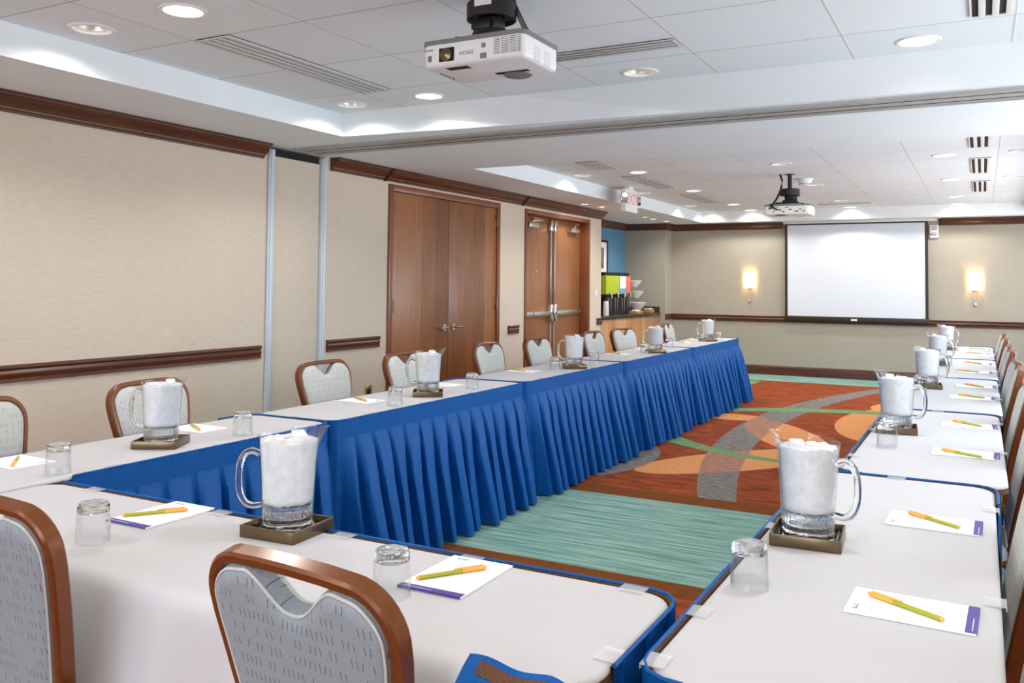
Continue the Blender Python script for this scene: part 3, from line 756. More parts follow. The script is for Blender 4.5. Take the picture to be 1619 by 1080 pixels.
obj('sounder_grille', b, 'grey_pl', t, smooth=False)
b = nb(); box(b, -.045, .045, -.07, -.044, -.06, -.02, .01, 3); obj('strobe', b, 'chrome', t)

# ------------------------------------------------------------------ coffee alcove
ct = empty('coffee_counter', (-4.985, 12.6, 0)); tag(ct, 'wood fronted coffee counter with dark granite top in the blue alcove', 'counter')
b = nb(); box(b, -.30, .29, -1.245, 1.245, 0.0, .905, .003); obj('cabinet', b, 'counterwood', ct)
b = nb(); box(b, -.312, .315, -1.247, 1.247, .906, .955, .006); box(b, -.30, .30, 1.225, 1.247, .955, 1.05, .003); box(b, -.312, -.29, -1.247, 1.225, .955, 1.05, .003); obj('worktop', b, 'granite', ct)
ZT = .9555
def dispenser(y, hw, mat, label):
    t = empty('coffee_dispenser', (-5.02, y, ZT)); tag(t, label, 'coffee dispenser', 'coffee dispensers on the counter')
    b = nb(); box(b, -.17, .12, -hw, hw, 0, .02, .004); box(b, -.17, .0, -hw+.005, hw-.005, .02, .30, .01); obj('base', b, 'black', t)
    n = max(1, round(hw/.12))
    for k in range(n):
        yy = -hw + 2*hw*(k+.5)/n
        b = nb(); lathe(b, [(.07, .02), (.07, .25), (.045, .27), (.001, .27)], 24, cx=.035, cy=yy); obj('urn', b, 'black_metal', t)
        b = nb(); tube(b, [(.09, yy, .33), (.13, yy, .31), (.135, yy, .25)], .014); obj('spout', b, 'steel', t)
        for q in (-.05, .05):
            b = nb(); box(b, .100, .108, yy+q-.008, yy+q+.008, .03, .25, .002); obj('sight_strip', b, 'steel', t)
    b = nb(); box(b, -.17, .10, -hw, hw, .30, .585, .012, 3); pn = obj('panel', b, mat, t)
    if mat == 'skyblue':
        b = nb(); box(b, .0985, .1025, -hw+.01, hw-.01, .39, .575, .002); obj('white_print', b, 'paper', pn)
    b = nb()
    for k in range(3*n): box(b, -.16, .08, -hw+.01+(2*hw-.02)*k/(3*n)+.006, -hw+.01+(2*hw-.02)*(k+1)/(3*n)-.006, .586, .635, .008)
    obj('lid', b, 'black', t)
dispenser(12.36, .27, 'lime', 'coffee dispenser with lime green panel nearest the exit doors')
dispenser(12.775, .135, 'skyblue', 'middle coffee dispenser with pale blue and white panel')
dispenser(13.02, .10, 'coral', 'coffee dispenser with coral red panel, farthest along the counter')
def bowl(y, z, x, r, label):
    o = nb(); lathe(o, [(.001, .0), (r*.45, .0), (r*.5, .012), (r*.85, r*.45), (r, r*.72), (r*.97, r*.74), (r*.8, r*.45), (r*.45, .02), (.001, .016)], 28)
    q = obj('serving_bowl', o, 'china'); q.location = (x, y, z); tag(q, label, 'bowl', 'white serving bowls on the tiered stand'); return q
st = empty('tiered_stand', (-4.98, 13.47, ZT)); tag(st, 'three tier wire stand carrying white bowls on the coffee counter', 'stand')
b = nb(); hs = ((.04, .06), (.235, -.02), (.41, -.10))
tube(b, [(-.16, -.12, .006), (-.16, -.16, .30), (-.14, -.2, .52)], .006, 6)
for z, dy in hs:
    tube(b, [(.075*cos(a*pi/10), dy + .075*sin(a*pi/10), z-.003) for a in range(20)], .004, 6, closed=True); tube(b, [(-.16, -.14, z+.03), (-.07, dy, z-.003)], .004, 6)
tube(b, [(-.16, -.12, .0055), (.12, -.12, .0055), (.12, .12, .0055), (-.16, .12, .0055)], .005, 6, closed=True)
tube(b, [(.075, .06, .037), (.12, .06, .004)], .005, 6)
obj('wire_frame', b, 'gold', st)
for (z, dy), r, nm in zip(hs, (.165, .15, .145), ('bottom', 'middle', 'top')): bowl(13.47+dy, ZT+z+.003, -4.98, r, 'white serving bowl on the %s tier of the wire stand' % nm)
def basket(x, y, w, d, h, label):
    t = empty('wicker_basket', (x, y, ZT)); tag(t, label, 'basket', 'wicker baskets on the counter')
    b = nb(); box(b, -w/2, w/2, -d/2, d/2, 0, .01); 
    for a in (0, 1): s = -1 if a else 1; box(b, -w/2, w/2, s*d/2-.008, s*d/2+.008, .0, h, .003); box(b, s*w/2-.008, s*w/2+.008, -d/2, d/2, 0, h, .003)
    obj('weave', b, 'wicker', t)
    for k in range(4):
        b = nb(); box(b, -w/2+.015+k*(w-.03)/4, -w/2+.005+(k+1)*(w-.03)/4, -d/2+.015, d/2-.015, .011, h+.01+.006*(k % 2), .004); obj('sachets', b, 'china' if k % 2 else 'gold', t)
basket(-4.80, 13.02, .13, .26, .04, 'small wicker basket of sachets in front of the coffee dispensers')
basket(-4.84, 13.70, .16, .18, .055, 'wicker basket beside the alcove end wall on the coffee counter')
t = empty('cup_stack', (-4.80, 11.78, ZT)); tag(t, 'stack of white paper cups at the near end of the coffee counter', 'paper cups')
for k in range(6):
    b = nb(); z = k*.022; lathe(b, [(.044, z), (.046, z+.004), (.034, z+.10), (.001, z+.10)], 24); obj('paper_cup', b, 'china', t)
t = empty('framed_picture', (-5.297, 12.6, 1.83)); tag(t, 'dark framed picture with white mat on the blue alcove wall', 'picture')
b = nb(); w, hh = .43, .28
box(b, 0, .022, -w, -w+.035, -hh, hh); box(b, 0, .022, w-.035, w, -hh, hh); box(b, 0, .022, -w+.035, w-.035, -hh, -hh+.035); box(b, 0, .022, -w+.035, w-.035, hh-.035, hh); obj('frame', b, 'screen_frame', t, smooth=False)
b = nb(); box(b, .001, .010, -w+.03, w-.03, -hh+.03, hh-.03); obj('mat_board', b, 'paper', t, smooth=False)
b = nb(); box(b, .010, .0115, -w+.13, w-.15, -hh+.11, hh-.12); obj('print', b, 'photo_grey', t, smooth=False)

# ------------------------------------------------------------------ tables, cloths, skirts
TZ = .75
def table(x0, x1, y0, y1, label):
    t = empty('conference_table', ((x0+x1)/2, (y0+y1)/2, 0)); tag(t, label, 'table')
    hx, hy = (x1-x0)/2, (y1-y0)/2
    b = nb(); prism(b, rrect(-hx, hx, -hy, hy, .075), 'z', TZ-.03, TZ-.012); obj('tabletop', b, 'velcro', t)
    for sx in (-1, 1):
        for sy in (-1, 1):
            b = nb(); px, py = sx*(hx-.035), sy*(hy-.045); tube(b, [(px, py, 0.0), (px, py, TZ-.03)], .013, 10); obj('leg', b, 'black_metal', t)
def cloth(x0, x1, y0, y1, label, drape=None):
    b = nb(); g = .0035; loops = []
    for inset, z in ((-g, TZ-.0118), (-g, TZ-.009), (-.001, TZ-.004), (.005, TZ-.0012), (.014, TZ)):
        loops.append([b.verts.new((px, py, z)) for px, py in rrect(x0+inset, x1-inset, y0+inset, y1-inset, .075-inset)])
    n = len(loops[0])
    for A, B in zip(loops, loops[1:]):
        for i in range(n): b.faces.new((A[i], A[(i+1) % n], B[(i+1) % n], B[i]))
    b.faces.new(loops[-1])
    if drape:      # cloth hanging over the near long side
        NX = 90; rows = [(0.02, 0.0), (-.006, -.001), (-.018, -.006), (-.027, -.016), (-.032, -.03), (-.034, -.06), (-.035, -.12), (-.037, -.18), (-.04, -.262)]
        grid = []
        for j, (dy, dz) in enumerate(rows):
            t = max(0, -dz)/.26
            grid.append([b.verts.new((x0+.02+(x1-x0-.04)*i/NX, y0+dy - t*(.010*sin(i*.55)+.006*sin(i*1.3+1)), TZ+.0005+dz)) for i in range(NX+1)])
        for A, B in zip(grid, grid[1:]):
            for i in range(NX): b.faces.new((A[i], A[i+1], B[i+1], B[i]))
    o = obj('tablecloth', b, 'cloth', ang=1.2); tag(o, label, 'tablecloth'); return o
def path_pts(corners, r, step=.0065):
    """polyline through corners with rounded turns, resampled; returns (point, normal to the left)"""
    pts = [Vector(corners[0])]
    for a, c, d in zip(corners, corners[1:], corners[2:]):
        a, c, d = Vector(a), Vector(c), Vector(d); u = (c-a).normalized(); v = (d-c).normalized()
        for i in range(9):
            s = i/8; pts.append((c-u*r)*(1-s)**2 + c*2*s*(1-s) + (c+v*r)*s*s)
    pts.append(Vector(corners[-1]))
    L = [0]
    for a, c in zip(pts, pts[1:]): L.append(L[-1] + (c-a).length)
    out = []; n = int(L[-1]/step)
    k = 0
    for i in range(n+1):
        s = L[-1]*i/n
        while k < len(L)-2 and L[k+1] < s: k += 1
        f = (s-L[k])/max(1e-9, L[k+1]-L[k]); p = pts[k].lerp(pts[k+1], f); d = (pts[k+1]-pts[k]).normalized()
        out.append((s, p, d))
    # smooth directions
    return out, L[-1]
def skirt(corners, ranges, label, out_sign, seed, clip_pts=(), pleat=.132, flare=.10, name='table_skirt'):
    """corners: xy path round the table; ranges: (s0, s1) lengths that hang in full pleats, elsewhere nearly flat"""
    rnd = random.Random(seed); pts, L = path_pts(corners, .075)
    root = empty(name, (corners[0][0], corners[0][1], 0)); tag(root, label, 'table skirt'); ox, oy = corners[0][0], corners[0][1]
    npl = int(L/pleat)+2; ph = [rnd.uniform(-.18, .18) for _ in range(npl+2)]; am = [rnd.uniform(.7, 1.3) for _ in range(npl+2)]
    fl = [rnd.uniform(-.25, .25) for _ in range(npl+2)]; twist = [rnd.uniform(-.5, .5) for _ in range(npl+2)]
    H = .088
    zs = [TZ+.002, TZ-.02, TZ-.05, TZ-H+.004, TZ-H] + [TZ-H-(TZ-H-.012)*(i/12)**.9 for i in range(1, 13)]
    b = nb(); grid = []
    for j, z in enumerate(zs):
        row = []; t = max(0, (TZ-H-z)/(TZ-H-.012))
        for s, p, d in pts:
            nrm = Vector((d.y, -d.x))*out_sign
            w = 0.
            for a0, a1 in ranges:
                if a0 <= s <= a1: w = min(1, (s-a0)/.06, (a1-s)/.06 + .05)
            u = s/pleat; i = int(u); f = u-i; f2 = (f + twist[i]*.22*t*sin(pi*f)) % 1
            # pleat: broad rounded ridge and a deep narrow gap that widens toward the hem
            wv = (.09 + .27*t**.8)*(1+.5*fl[i]); c0 = .80 + .10*twist[i]
            dv = abs(f2-c0); dv = min(dv, 1-dv); g_ = max(0., 1-dv/wv); valley = g_*g_*(3-2*g_)
            rx = (f2-c0+1) % 1; ridge = .72 + .28*sin(pi*rx)
            shape = ridge*(1-valley)
            slide = .034*min(1, t*2.5)*w*shape*(1+.6*twist[i])
            if z >= TZ-H: off = .005 + .009*(f if f < .93 else (1-f)/.07*.93); slide = 0
            else: off = .005 + (.006 + (.013*min(1, t*8)+.074*t**.75)*am[i]*w)*shape + w*(flare*t-.02*t)*(1+.35*fl[i]*1.0 + .12*sin(s*5.1+seed)) + (1-w)*.004*t
            p = p - d*slide
            q = p + nrm*off; row.append(b.verts.new((q.x-ox, q.y-oy, z)))
        grid.append(row)
    for A, B in zip(grid, grid[1:]):
        for i in range(len(A)-1): b.faces.new((A[i], A[i+1], B[i+1], B[i]))
    obj('pleated_fabric', b, 'skirt', root, ang=1.0)
    b = nb(); sec = [(-.0015, -.024), (.0025, -.024), (.0025, 0), (-.0015, 0)]
    step = [p for k, p in enumerate(pts) if k % 5 == 0] + [pts[-1]]
    A = []
    for s, p, d in step:
        nrm = Vector((d.y, -d.x))*out_sign; p0 = p + nrm*.0002; p1 = p + nrm*.0045
        A.append([b.verts.new((q.x-ox, q.y-oy, z)) for q, z in ((p0, TZ-.028), (p1, TZ-.028), (p1, TZ-.001), (p0, TZ-.001))])
    for P, Q in zip(A, A[1:]):
        for i in range(4): b.faces.new((P[i], P[(i+1) % 4], Q[(i+1) % 4], Q[i]))
    obj('velcro_strip', b, 'velcro', root)
    b = nb()      # rolled hem along the top edge
    tube(b, [((p + Vector((d.y, -d.x))*out_sign*.0075).x-ox, (p + Vector((d.y, -d.x))*out_sign*.0075).y-oy, TZ+.001) for s, p, d in step], .0042, 6); obj('top_hem', b, 'skirt', root)
    for (px, py, ang) in clip_pts:
        b = nb(); prism(b, [(-.013, 0), (-.013, -.009), (-.011, -.009), (-.011, -.002), (.03, -.002), (.03, 0)], 'y', -.028, .028)
        bmesh.ops.rotate(b, verts=b.verts, matrix=Matrix.Rotation(ang, 3, 'Z')); bmesh.ops.translate(b, verts=b.verts, vec=(px-ox, py-oy, TZ+.0045)); obj('skirt_clip', b, 'clip', root)
    return root
ordn = ['first', 'second', 'third', 'fourth', 'fifth']
LX0, LX1 = -3.165, -2.665
LY = [1.29, 3.20, 5.14, 6.955, 8.955, 10.92]
for k in range(5):
    y0, y1 = LY[k]+.012, LY[k+1]-.012
    table(LX0, LX1, y0, y1, 'conference table under white cloth and blue skirt, %s from the camera in the left row' % ordn[k])
    cloth(LX0+.004, LX1-.006, y0+.004, y1-.004, 'white tablecloth on the %s table of the left row' % ordn[k])
    n = 4; cl = [(LX1-.006, y0 + (y1-y0)*(i+.6)/n, 0+pi) for i in range(n)]
    if k == 0: corners = [(LX1, 1.88), (LX1, y1), (LX0, y1), (LX0, y1-.2)]; rg = [(0, y1-1.88-.01)]
    else: corners = [(LX1-.25, y0), (LX1, y0), (LX1, y1), (LX0, y1), (LX0, y1-.2)]; rg = [(.27, .25+y1-y0-.01)]
    if k == 4: rg = [(.27, .25+y1-y0+.45)]
    if k == 0: cl = cl[1:]
    skirt(corners, rg, 'blue pleated skirt on the %s table of the left row' % ordn[k], 1, 11+k, cl)
CX0, CX1, CY0, CY1 = -2.640, -.565, 1.315, 1.800
table(CX0, CX1, CY0, CY1, 'conference table under white cloth across the front, joining both rows')
cloth(CX0+.004, CX1-.004, CY0, CY1-.006, 'white tablecloth on the cross table, hanging down behind two near chairs', drape=True)
sk = skirt([(CX0+.03, CY1), (CX1, CY1), (CX1, CY0+.10)], [(.02, CX1-CX0-.07)], 'blue skirt on the inner edge of the cross table', -1, 31, [(x, CY1-.006, -pi/2) for x in (-2.42, -1.88, -1.444, -1.066, -.66)] + [(CX1-.004, 1.45, pi)], flare=.10)
# loose skirt end lying over the near corner of the cross table
b = nb(); ox, oy = sk.location.x, sk.location.y
P = [Vector(p) for p in ((-.752, 1.262, .788), (-.60, 1.262, .780), (-.47, 1.240, .765), (-.47, 1.185, .700), (-.62, 1.20, .715), (-.765, 1.215, .728))]
g = [[b.verts.new((a.lerp(c, s)-Vector((ox, oy, 0)) + Vector((0, 0, dz)))) for s in (0, .5, 1)] for a, c, dz in ((P[0], P[1], 0), (P[5], P[4], 0))]
del g; b.clear()
NXX = 24
for dz in (0, -.006):
    rows = []
    for j in range(7):
        v = j/6; row = []
        for i in range(NXX+1):
            u = i/NXX; top = P[0].lerp(P[1], u/.55) if u < .55 else P[1].lerp(P[2], (u-.55)/.45)
            bot = P[5].lerp(P[4], u/.55) if u < .55 else P[4].lerp(P[3], (u-.55)/.45)
            q = top.lerp(bot, v) + Vector((0, 0, .004*sin(u*14) + .012*sin(v*pi)*.4 + dz)); row.append(b.verts.new(q-Vector((ox, oy, 0))))
        rows.append(row)
    for A, B in zip(rows, rows[1:]):
        for i in range(NXX): b.faces.new((A[i], A[i+1], B[i+1], B[i]))
fl = obj('loose_skirt_end', b, 'skirt', sk)
b = nb(); rows = []
for j in range(3):
    row = []
    for i in range(13):
        u = .10 + .55*i/12; v = .18 + .30*j/2
        top = P[0].lerp(P[1], u/.55) if u < .55 else P[1].lerp(P[2], (u-.55)/.45); bot = P[5].lerp(P[4], u/.55) if u < .55 else P[4].lerp(P[3], (u-.55)/.45)
        row.append(b.verts.new(top.lerp(bot, v) + Vector((0, 0, .004*sin(u*14)+.012*sin(v*pi)*.4+.003)) - Vector((ox, oy, 0))))
    rows.append(row)
for A, B in zip(rows, rows[1:]):
    for i in range(12): b.faces.new((A[i], A[i+1], B[i+1], B[i]))
obj('velcro_patch', b, 'velcro', fl)
RT = [(-.515, .030, 1.40, 3.285), (-.455, .072, 3.285, 5.15), (-.435, .090, 5.15, 7.10), (-.415, .098, 7.10, 9.06), (-.41, .098, 9.06, 11.04)]
for k, (x0, x1, y0, y1) in enumerate(RT):
    y0 += .012; y1 -= .012
    table(x0, x1, y0, y1, 'conference table under white cloth and blue skirt, %s from the camera in the right row' % ordn[k])
    cloth(x0+.006, x1-.004, y0+.004, y1-.004, 'white tablecloth on the %s table of the right row' % ordn[k])
    cl = [(x0+.006, y0 + (y1-y0)*f, 0) for f in (.03, .17, .55, .8)] + [(x1-.004, y0+(y1-y0)*f, pi) for f in (.36, .82)] + [((x0+x1)/2-.02, y1-.004, -pi/2)]
    skirt([(x0+.08, y0), (x0, y0), (x0, y1), (x1, y1), (x1, y1-.25)], [(.10, .08+y1-y0-.01)], 'blue pleated skirt on the %s table of the right row' % ordn[k], -1, 51+k, cl)

# ------------------------------------------------------------------ chairs
def outline_half(ins):
    """upper-right outline of the chair back (x, s), s = height along the back"""
    pts = [(.152, .0), (.160, .06), (.172, .14), (.186, .22), (.200, .30), (.208, .35), (.210, .385)]
    for i in range(1, 9):
        a = pi/2*i/8; pts.append((.130 + .080*cos(a), .385 + .080*sin(a)))
    pts += [(.07, .468), (.0, .469)]
    return [(x-ins*(1 if s < .385 else max(0, (x-.13)/.08) if x > .13 else 0), s-(ins if s > .44 else ins*max(0, (s-.385)/.055))) for x, s in pts]
def back_pos(x, s, dpt=0.):
    """back leans: s from seat level upward; dpt = offset along back normal (front +)"""
    a = R(9.5) + R(5)*(s/.47); y = -.185 - sin(R(9))*s - .028*(s/.47)**2
    return Vector((x, y + dpt*cos(a), .475 + s*.985 + dpt*sin(a)))
def make_chair():
    t = empty('banquet_chair')
    # back frame: flat bar bent round the pad
    hlf = outline_half(0); full = hlf + [(-x, s) for x, s in hlf[::-1][1:]]
    low = [(.150, -.10), (.152, -.05)]
    path2 = low + full + [(-x, s) for x, s in low[::-1]]
    b = nb(); n = len(path2); rings = []
    for i, (x, s) in enumerate(path2):
        x0, s0 = path2[max(0, i-1)]; x1, s1 = path2[min(n-1, i+1)]; tx, ts = x1-x0, s1-s0; l = math.hypot(tx, ts); nx, ns = ts/l, -tx/l
        ring = []
        hw, hd, bv = .011, .019, .005
        for u, v in ((-hw, -hd+bv), (-hw+bv, -hd), (hw-bv, -hd), (hw, -hd+bv), (hw, hd-bv), (hw-bv, hd), (-hw+bv, hd), (-hw, hd-bv)):
            ring.append(b.verts.new(back_pos(x+nx*u, s+ns*u, v)))
        rings.append(ring)
    for A, B in zip(rings, rings[1:]):
        for i in range(8): b.faces.new((A[i], A[(i+1) % 8], B[(i+1) % 8], B[i]))
    b.faces.new(rings[0][::-1]); b.faces.new(rings[-1]); obj('back_frame', b, 'frame', t, ang=.5)
    # pad with a dip at the top centre
    ph = outline_half(.0115); pts = [p for p in ph if p[0] > .085]
    top = pts[-1][1] if pts else .455
    dip = []
    for i in range(19):
        f = i/18; x = .104*(1-f); dip.append((x, .4575 - .060*(.5-.5*cos(pi*min(1, f*1.06)))))
    half = [(.1405, .0)] + [p for p in pts if p[1] > .01 and p[0] > .108] + dip
    loop = half + [(-x, s) for x, s in half[::-1] if x > 1e-6]
    cx_, cs_ = 0, .2
    b = nb(); R_ = []
    for ins, dp in ((.0, 0.), (.0, .014), (.004, .021), (.012, .026), (.03, .030)):
        for sg in (1, -1): R_.append((ins, dp*sg, sg))
    def ring(ins, dp):
        out = []; m = len(loop)
        for i, (x, s) in enumerate(loop):
            x0, s0 = loop[i-1]; x1, s1 = loop[(i+1) % m]; tx, ts = x1-x0, s1-s0; l = math.hypot(tx, ts) or 1
            nx, ns = -ts/l, tx/l
            out.append(b.verts.new((x+nx*ins, dp, s+ns*ins)))
        return out
    seq = [ring(.026, .031), ring(.012, .027), ring(.004, .021), ring(.0, .012), ring(.0, -.012), ring(.004, -.021), ring(.012, -.026), ring(.026, -.029)]
    m = len(loop); edge = {q: [back_pos(v.co.x, v.co.z, v.co.y) for v in seq[q]] for q in (2, 5)}
    for A, B in zip(seq, seq[1:]):
        for i in range(m): b.faces.new((A[i], A[(i+1) % m], B[(i+1) % m], B[i]))
    b.faces.new(seq[0]); b.faces.new(seq[-1][::-1])
    for i in range(1, 19): bmesh.ops.bisect_plane(b, geom=b.verts[:]+b.edges[:]+b.faces[:], plane_co=(0, 0, .0251*i), plane_no=(0, 0, 1))
    for i in range(-3, 4): bmesh.ops.bisect_plane(b, geom=b.verts[:]+b.edges[:]+b.faces[:], plane_co=(.0501*i, 0, 0), plane_no=(1, 0, 0))
    for f in b.faces: f.material_index = 1 if f.calc_center_median().y > 0 else 0
    for v in b.verts: v.co = back_pos(v.co.x, v.co.z, v.co.y)
    bp = obj('backrest', b, ['pad', 'pad_front'], t, ang=1.1)
    b = nb(); 
    for q in (2, 5): tube(b, [Vector(p) for p in edge[q]], .0028, 5, closed=True)
    obj('piping', b, 'piping', bp)
    # seat
    b = nb(); o = rrect(-.215, .215, -.165, .225, .07, 6); lv = []
    for ins, z in ((.012, .405), (.0, .412), (.0, .440), (.008, .458), (.03, .470), (.07, .476)):
        lv.append([b.verts.new((x*(1-ins/.2), y*(1-ins/.2) + .03*ins, z)) for x, y in o])
    for A, B in zip(lv, lv[1:]):
        for i in range(len(o)): b.faces.new((A[i], A[(i+1) % len(o)], B[(i+1) % len(o)], B[i]))
    b.faces.new(lv[0][::-1]); b.faces.new(lv[-1]); obj('seat', b, 'pad', t, ang=1.1)
    b = nb(); tube(b, [(.16, -.165, .395), (.19, .0, .395), (.19, .19, .395), (-.19, .19, .395), (-.19, .0, .395), (-.16, -.165, .395)], .011, 8, closed=True); obj('seat_frame', b, 'frame', t)
    for s in (-1, 1):
        b = nb(); tube(b, [(s*.188, .185, .395), (s*.192, .20, .2), (s*.196, .21, 0.0)], .0125, 8); obj('leg', b, 'frame', t)
        b = nb(); tube(b, [(s*.150, -.166, .385), (s*.158, -.19, .3), (s*.176, -.25, .1), (s*.182, -.275, 0.0)], .0125, 8); obj('leg', b, 'frame', t)
    return t
chair0 = make_chair(); cu = [0]
def chair(x, y, rz, label, group):
    o = chair0 if not cu[0] else copy_tree(chair0); cu[0] += 1
    o.location = (x, y, 0); o.rotation_euler = (0, 0, rz); tag(o, label, 'chair', group)
LCH = [(1.93, 0), (2.745, 2), (3.93, -1), (4.73, 1), (5.83, 0), (6.665, -2), (7.86, -4), (8.62, -14), (10.2, 4)]
ll = ['cut off at the left edge of the photo', 'behind the nearest ice pitcher of the left row', 'in front of the pale partition strips', 'behind the pitcher before the closed double doors', 'at the right edge of the closed double doors',
      'in front of the left leaf of the exit doors', 'right of the pitcher before the exit doors', 'before the wooden coffee counter, turned slightly aside', 'farthest of the left row, near the alcove corner']
for (y, a), s in zip(LCH, ll): chair(-3.08, y, -pi/2+R(a), 'banquet chair of the left row, %s' % s, 'chairs along the left row')
chair(-1.845, 1.385, R(0), 'grey patterned banquet chair seen from behind at bottom left corner', 'near chairs at the cross table')
chair(-.964, 1.385, R(-5.5), 'grey patterned banquet chair seen from behind, right of the two nearest', 'near chairs at the cross table')
RCH = [(1.75, 0), (2.55, 1), (3.85, 0), (4.83, 0), (5.86, -1), (6.45, 2), (7.52, 0), (8.16, 0), (9.37, 0), (10.27, 0)]
rl = ['nearest, at the bottom right corner', 'second from the camera', 'third from the camera', 'fourth from the camera', 'fifth from the camera', 'sixth from the camera', 'seventh from the camera', 'third from the far end', 'second from the far end', 'farthest, next to the screen wall']
for (y, a), s in zip(RCH, rl): chair(-.09 + (.0 if y > 3 else -.045), y, pi/2+R(a), 'beige grey banquet chair in the right row, %s' % s, 'chairs along the right row')

# ------------------------------------------------------------------ trays, pitchers, tumblers, pads, pens
def make_tray():
    t = empty('serving_tray'); h, w = .030, .083
    b = nb()
    for s in (-1, 1): box(b, -w, w, s*w-.0025, s*w+.0025, 0, h, .0008); box(b, s*w-.0025, s*w+.0025, -w, w, 0, h, .0008)
    obj('rim', b, 'bronze', t)
    b = nb(); box(b, -w, w, -w, w, .001, .006); obj('base', b, 'dark', t, smooth=False)
    b = nb()
    for i in range(-4, 5): box(b, i*.0175-.001, i*.0175+.001, -w+.003, w-.003, .012, .014); box(b, -w+.003, w-.003, i*.0175-.001, i*.0175+.001, .0095, .0122)
    obj('drip_grid', b, 'steel', t, smooth=False); return t
def make_pitcher():
    """origin at base; spout toward +x, handle toward -x"""
    t = empty('water_pitcher'); H = .245
    def lip(p, a, k):
        aa = (a + pi) % (2*pi) - pi; g = math.exp(-(aa/.42)**2); zz = p.z/H
        up_ = max(0, (zz-.87)/.13)
        if up_ > 0:
            p = Vector((p.x + g*.025*up_**1.5, p.y*(1-.2*g*up_), p.z + g*.008*up_ + .007*up_*cos(aa)))
        return p
    outer = [(.066, .018), (.0655, .03), (.066, .05), (.068, .09), (.0705, .13), (.073, .17), (.0755, .21), (.078, .235), (.0795, .245)]
    inner = [(.0765, .244), (.0752, .234), (.0725, .21), (.070, .17), (.0675, .13), (.065, .09), (.063, .05), (.0625, .032), (.001, .028)]
    b = nb(); lathe(b, outer + inner, 48, fn=lip); obj('glass_body', b, 'glass', t, ang=1.2)
    b = nb(); lathe(b, [(.001, .003), (.050, .003), (.064, .0), (.069, .002), (.068, .008), (.061, .020), (.063, .027), (.001, .0272)], 40); obj('glass_foot', b, 'thick', t, ang=1.0)
    b = nb(); pth = [(-.0735, 0, .190), (-.088, 0, .200), (-.108, 0, .196), (-.121, 0, .175), (-.125, 0, .135), (-.122, 0, .095), (-.108, 0, .066), (-.088, 0, .058), (-.067, 0, .062)]
    P = []
    for i in range(len(pth)-1):
        for k in range(4): P.append(Vector(pth[i]).lerp(Vector(pth[i+1]), k/4))
    P.append(Vector(pth[-1]))
    for _ in range(3): P = [P[0]] + [(P[i-1]+P[i]*2+P[i+1])/4 for i in range(1, len(P)-1)] + [P[-1]]
    sweep(b, P, [(.009*cos(2*pi*i/10), .0062*sin(2*pi*i/10)) for i in range(10)], upv=Vector((0, 1, 0))); obj('handle', b, 'thick', t, ang=1.2)
    # ice water: clear ribbed band at the bottom, frosted ice above
    def rib(p, a, k):
        return p
    b = nb(); rnd = random.Random(5)
    prof = [(.001, .062), (.045, .060), (.0625, .068), (.0640, .08), (.0652, .10), (.0675, .135), (.0698, .17), (.0718, .205), (.0735, .226), (.05, .229), (.03, .226), (.001, .228)]
    def wob(p, a, k):
        r = math.hypot(p.x, p.y)
        if k <= 1 or k >= 8: p.z += rnd.uniform(-.005, .005)
        if 2 <= k < 8: p.x *= 1 + rnd.uniform(-.004, 0); p.y *= 1 + rnd.uniform(-.004, 0)
        return p
    lathe(b, prof, 40, fn=wob); obj('ice_fill', b, 'ice', t, ang=1.3)
    b = nb()
    def flute(p, a, k):
        f = 1 - .035*(.5+.5*cos(a*26)); return Vector((p.x*f, p.y*f, p.z))
    lathe(b, [(.001, .0285), (.058, .029), (.0618, .034), (.0622, .05), (.0625, .063), (.05, .055), (.001, .057)], 104, fn=flute); obj('clear_water', b, 'thick', t, ang=1.0)
    b = nb()
    for cxx, cyy, cz, sz, rr in ((.024, .018, .225, .018, .4), (-.025, -.012, .219, .014, 1.1), (.005, -.035, .217, .014, .8), (-.012, .035, .218, .013, .2)):
        bb = nb(); box(bb, -sz, sz, -sz, sz, -sz, sz, .006, 3)
        bmesh.ops.rotate(bb, verts=bb.verts, matrix=Matrix.Rotation(rr, 3, 'Z') @ Matrix.Rotation(rr*.8, 3, 'X')); bmesh.ops.translate(bb, verts=bb.verts, vec=(cxx, cyy, cz))
        me = bpy.data.meshes.new('tmp'); bb.to_mesh(me); bb.free(); b.from_mesh(me); bpy.data.meshes.remove(me)
    obj('ice_cubes', b, 'ice', t, ang=1.0)
    return t
def make_tumbler():
    """upside-down: mouth on the table, thick base on top"""
    t = empty('water_tumbler'); h = .098
    b = nb(); lathe(b, [(.0400, 0), (.0405, .004), (.0400, .03), (.0385, .065), (.0375, .080), (.0355, .080), (.0365, .065), (.038, .03), (.0385, .003)], 36, close=True); obj('glass_wall', b, 'glass', t, ang=1.0)
    b = nb()
    lathe(b, [(.001, .078), (.024, .077), (.0345, .072), (.0375, .074), (.0372, .088), (.034, .096), (.028, .098), (.018, .095), (.001, .094)], 36); obj('glass_base', b, 'thick', t, ang=1.0)
    return t
def make_pad():
    """writing pad, purple band at -y end (reader side), origin at base"""
    t = empty('note_pad'); w, l = .079, .118
    b = nb(); box(b, -w, w, -l, l, 0, .0045, .0006, 1); obj('sheets', b, 'paper', t)
    b = nb(); box(b, -w+.001, w-.001, -l-.0004, -l+.020, .001, .0052); obj('purple_band', b, 'purple', t, smooth=False)
    b = nb(); box(b, -w+.012, w-.075, -l+.007, -l+.0085, .0051, .0054); obj('band_print', b, 'paper', t, smooth=False)
    b = nb(); box(b, -w+.022, -w+.05, l-.022, l-.019, .0044, .0049); box(b, -w+.022, -w+.026, l-.019, l-.012, .0044, .0049); box(b, -w+.032, -w+.056, l-.016, l-.0145, .0044, .0049); obj('header_mark', b, 'mark_grey', t, smooth=False)
    return t
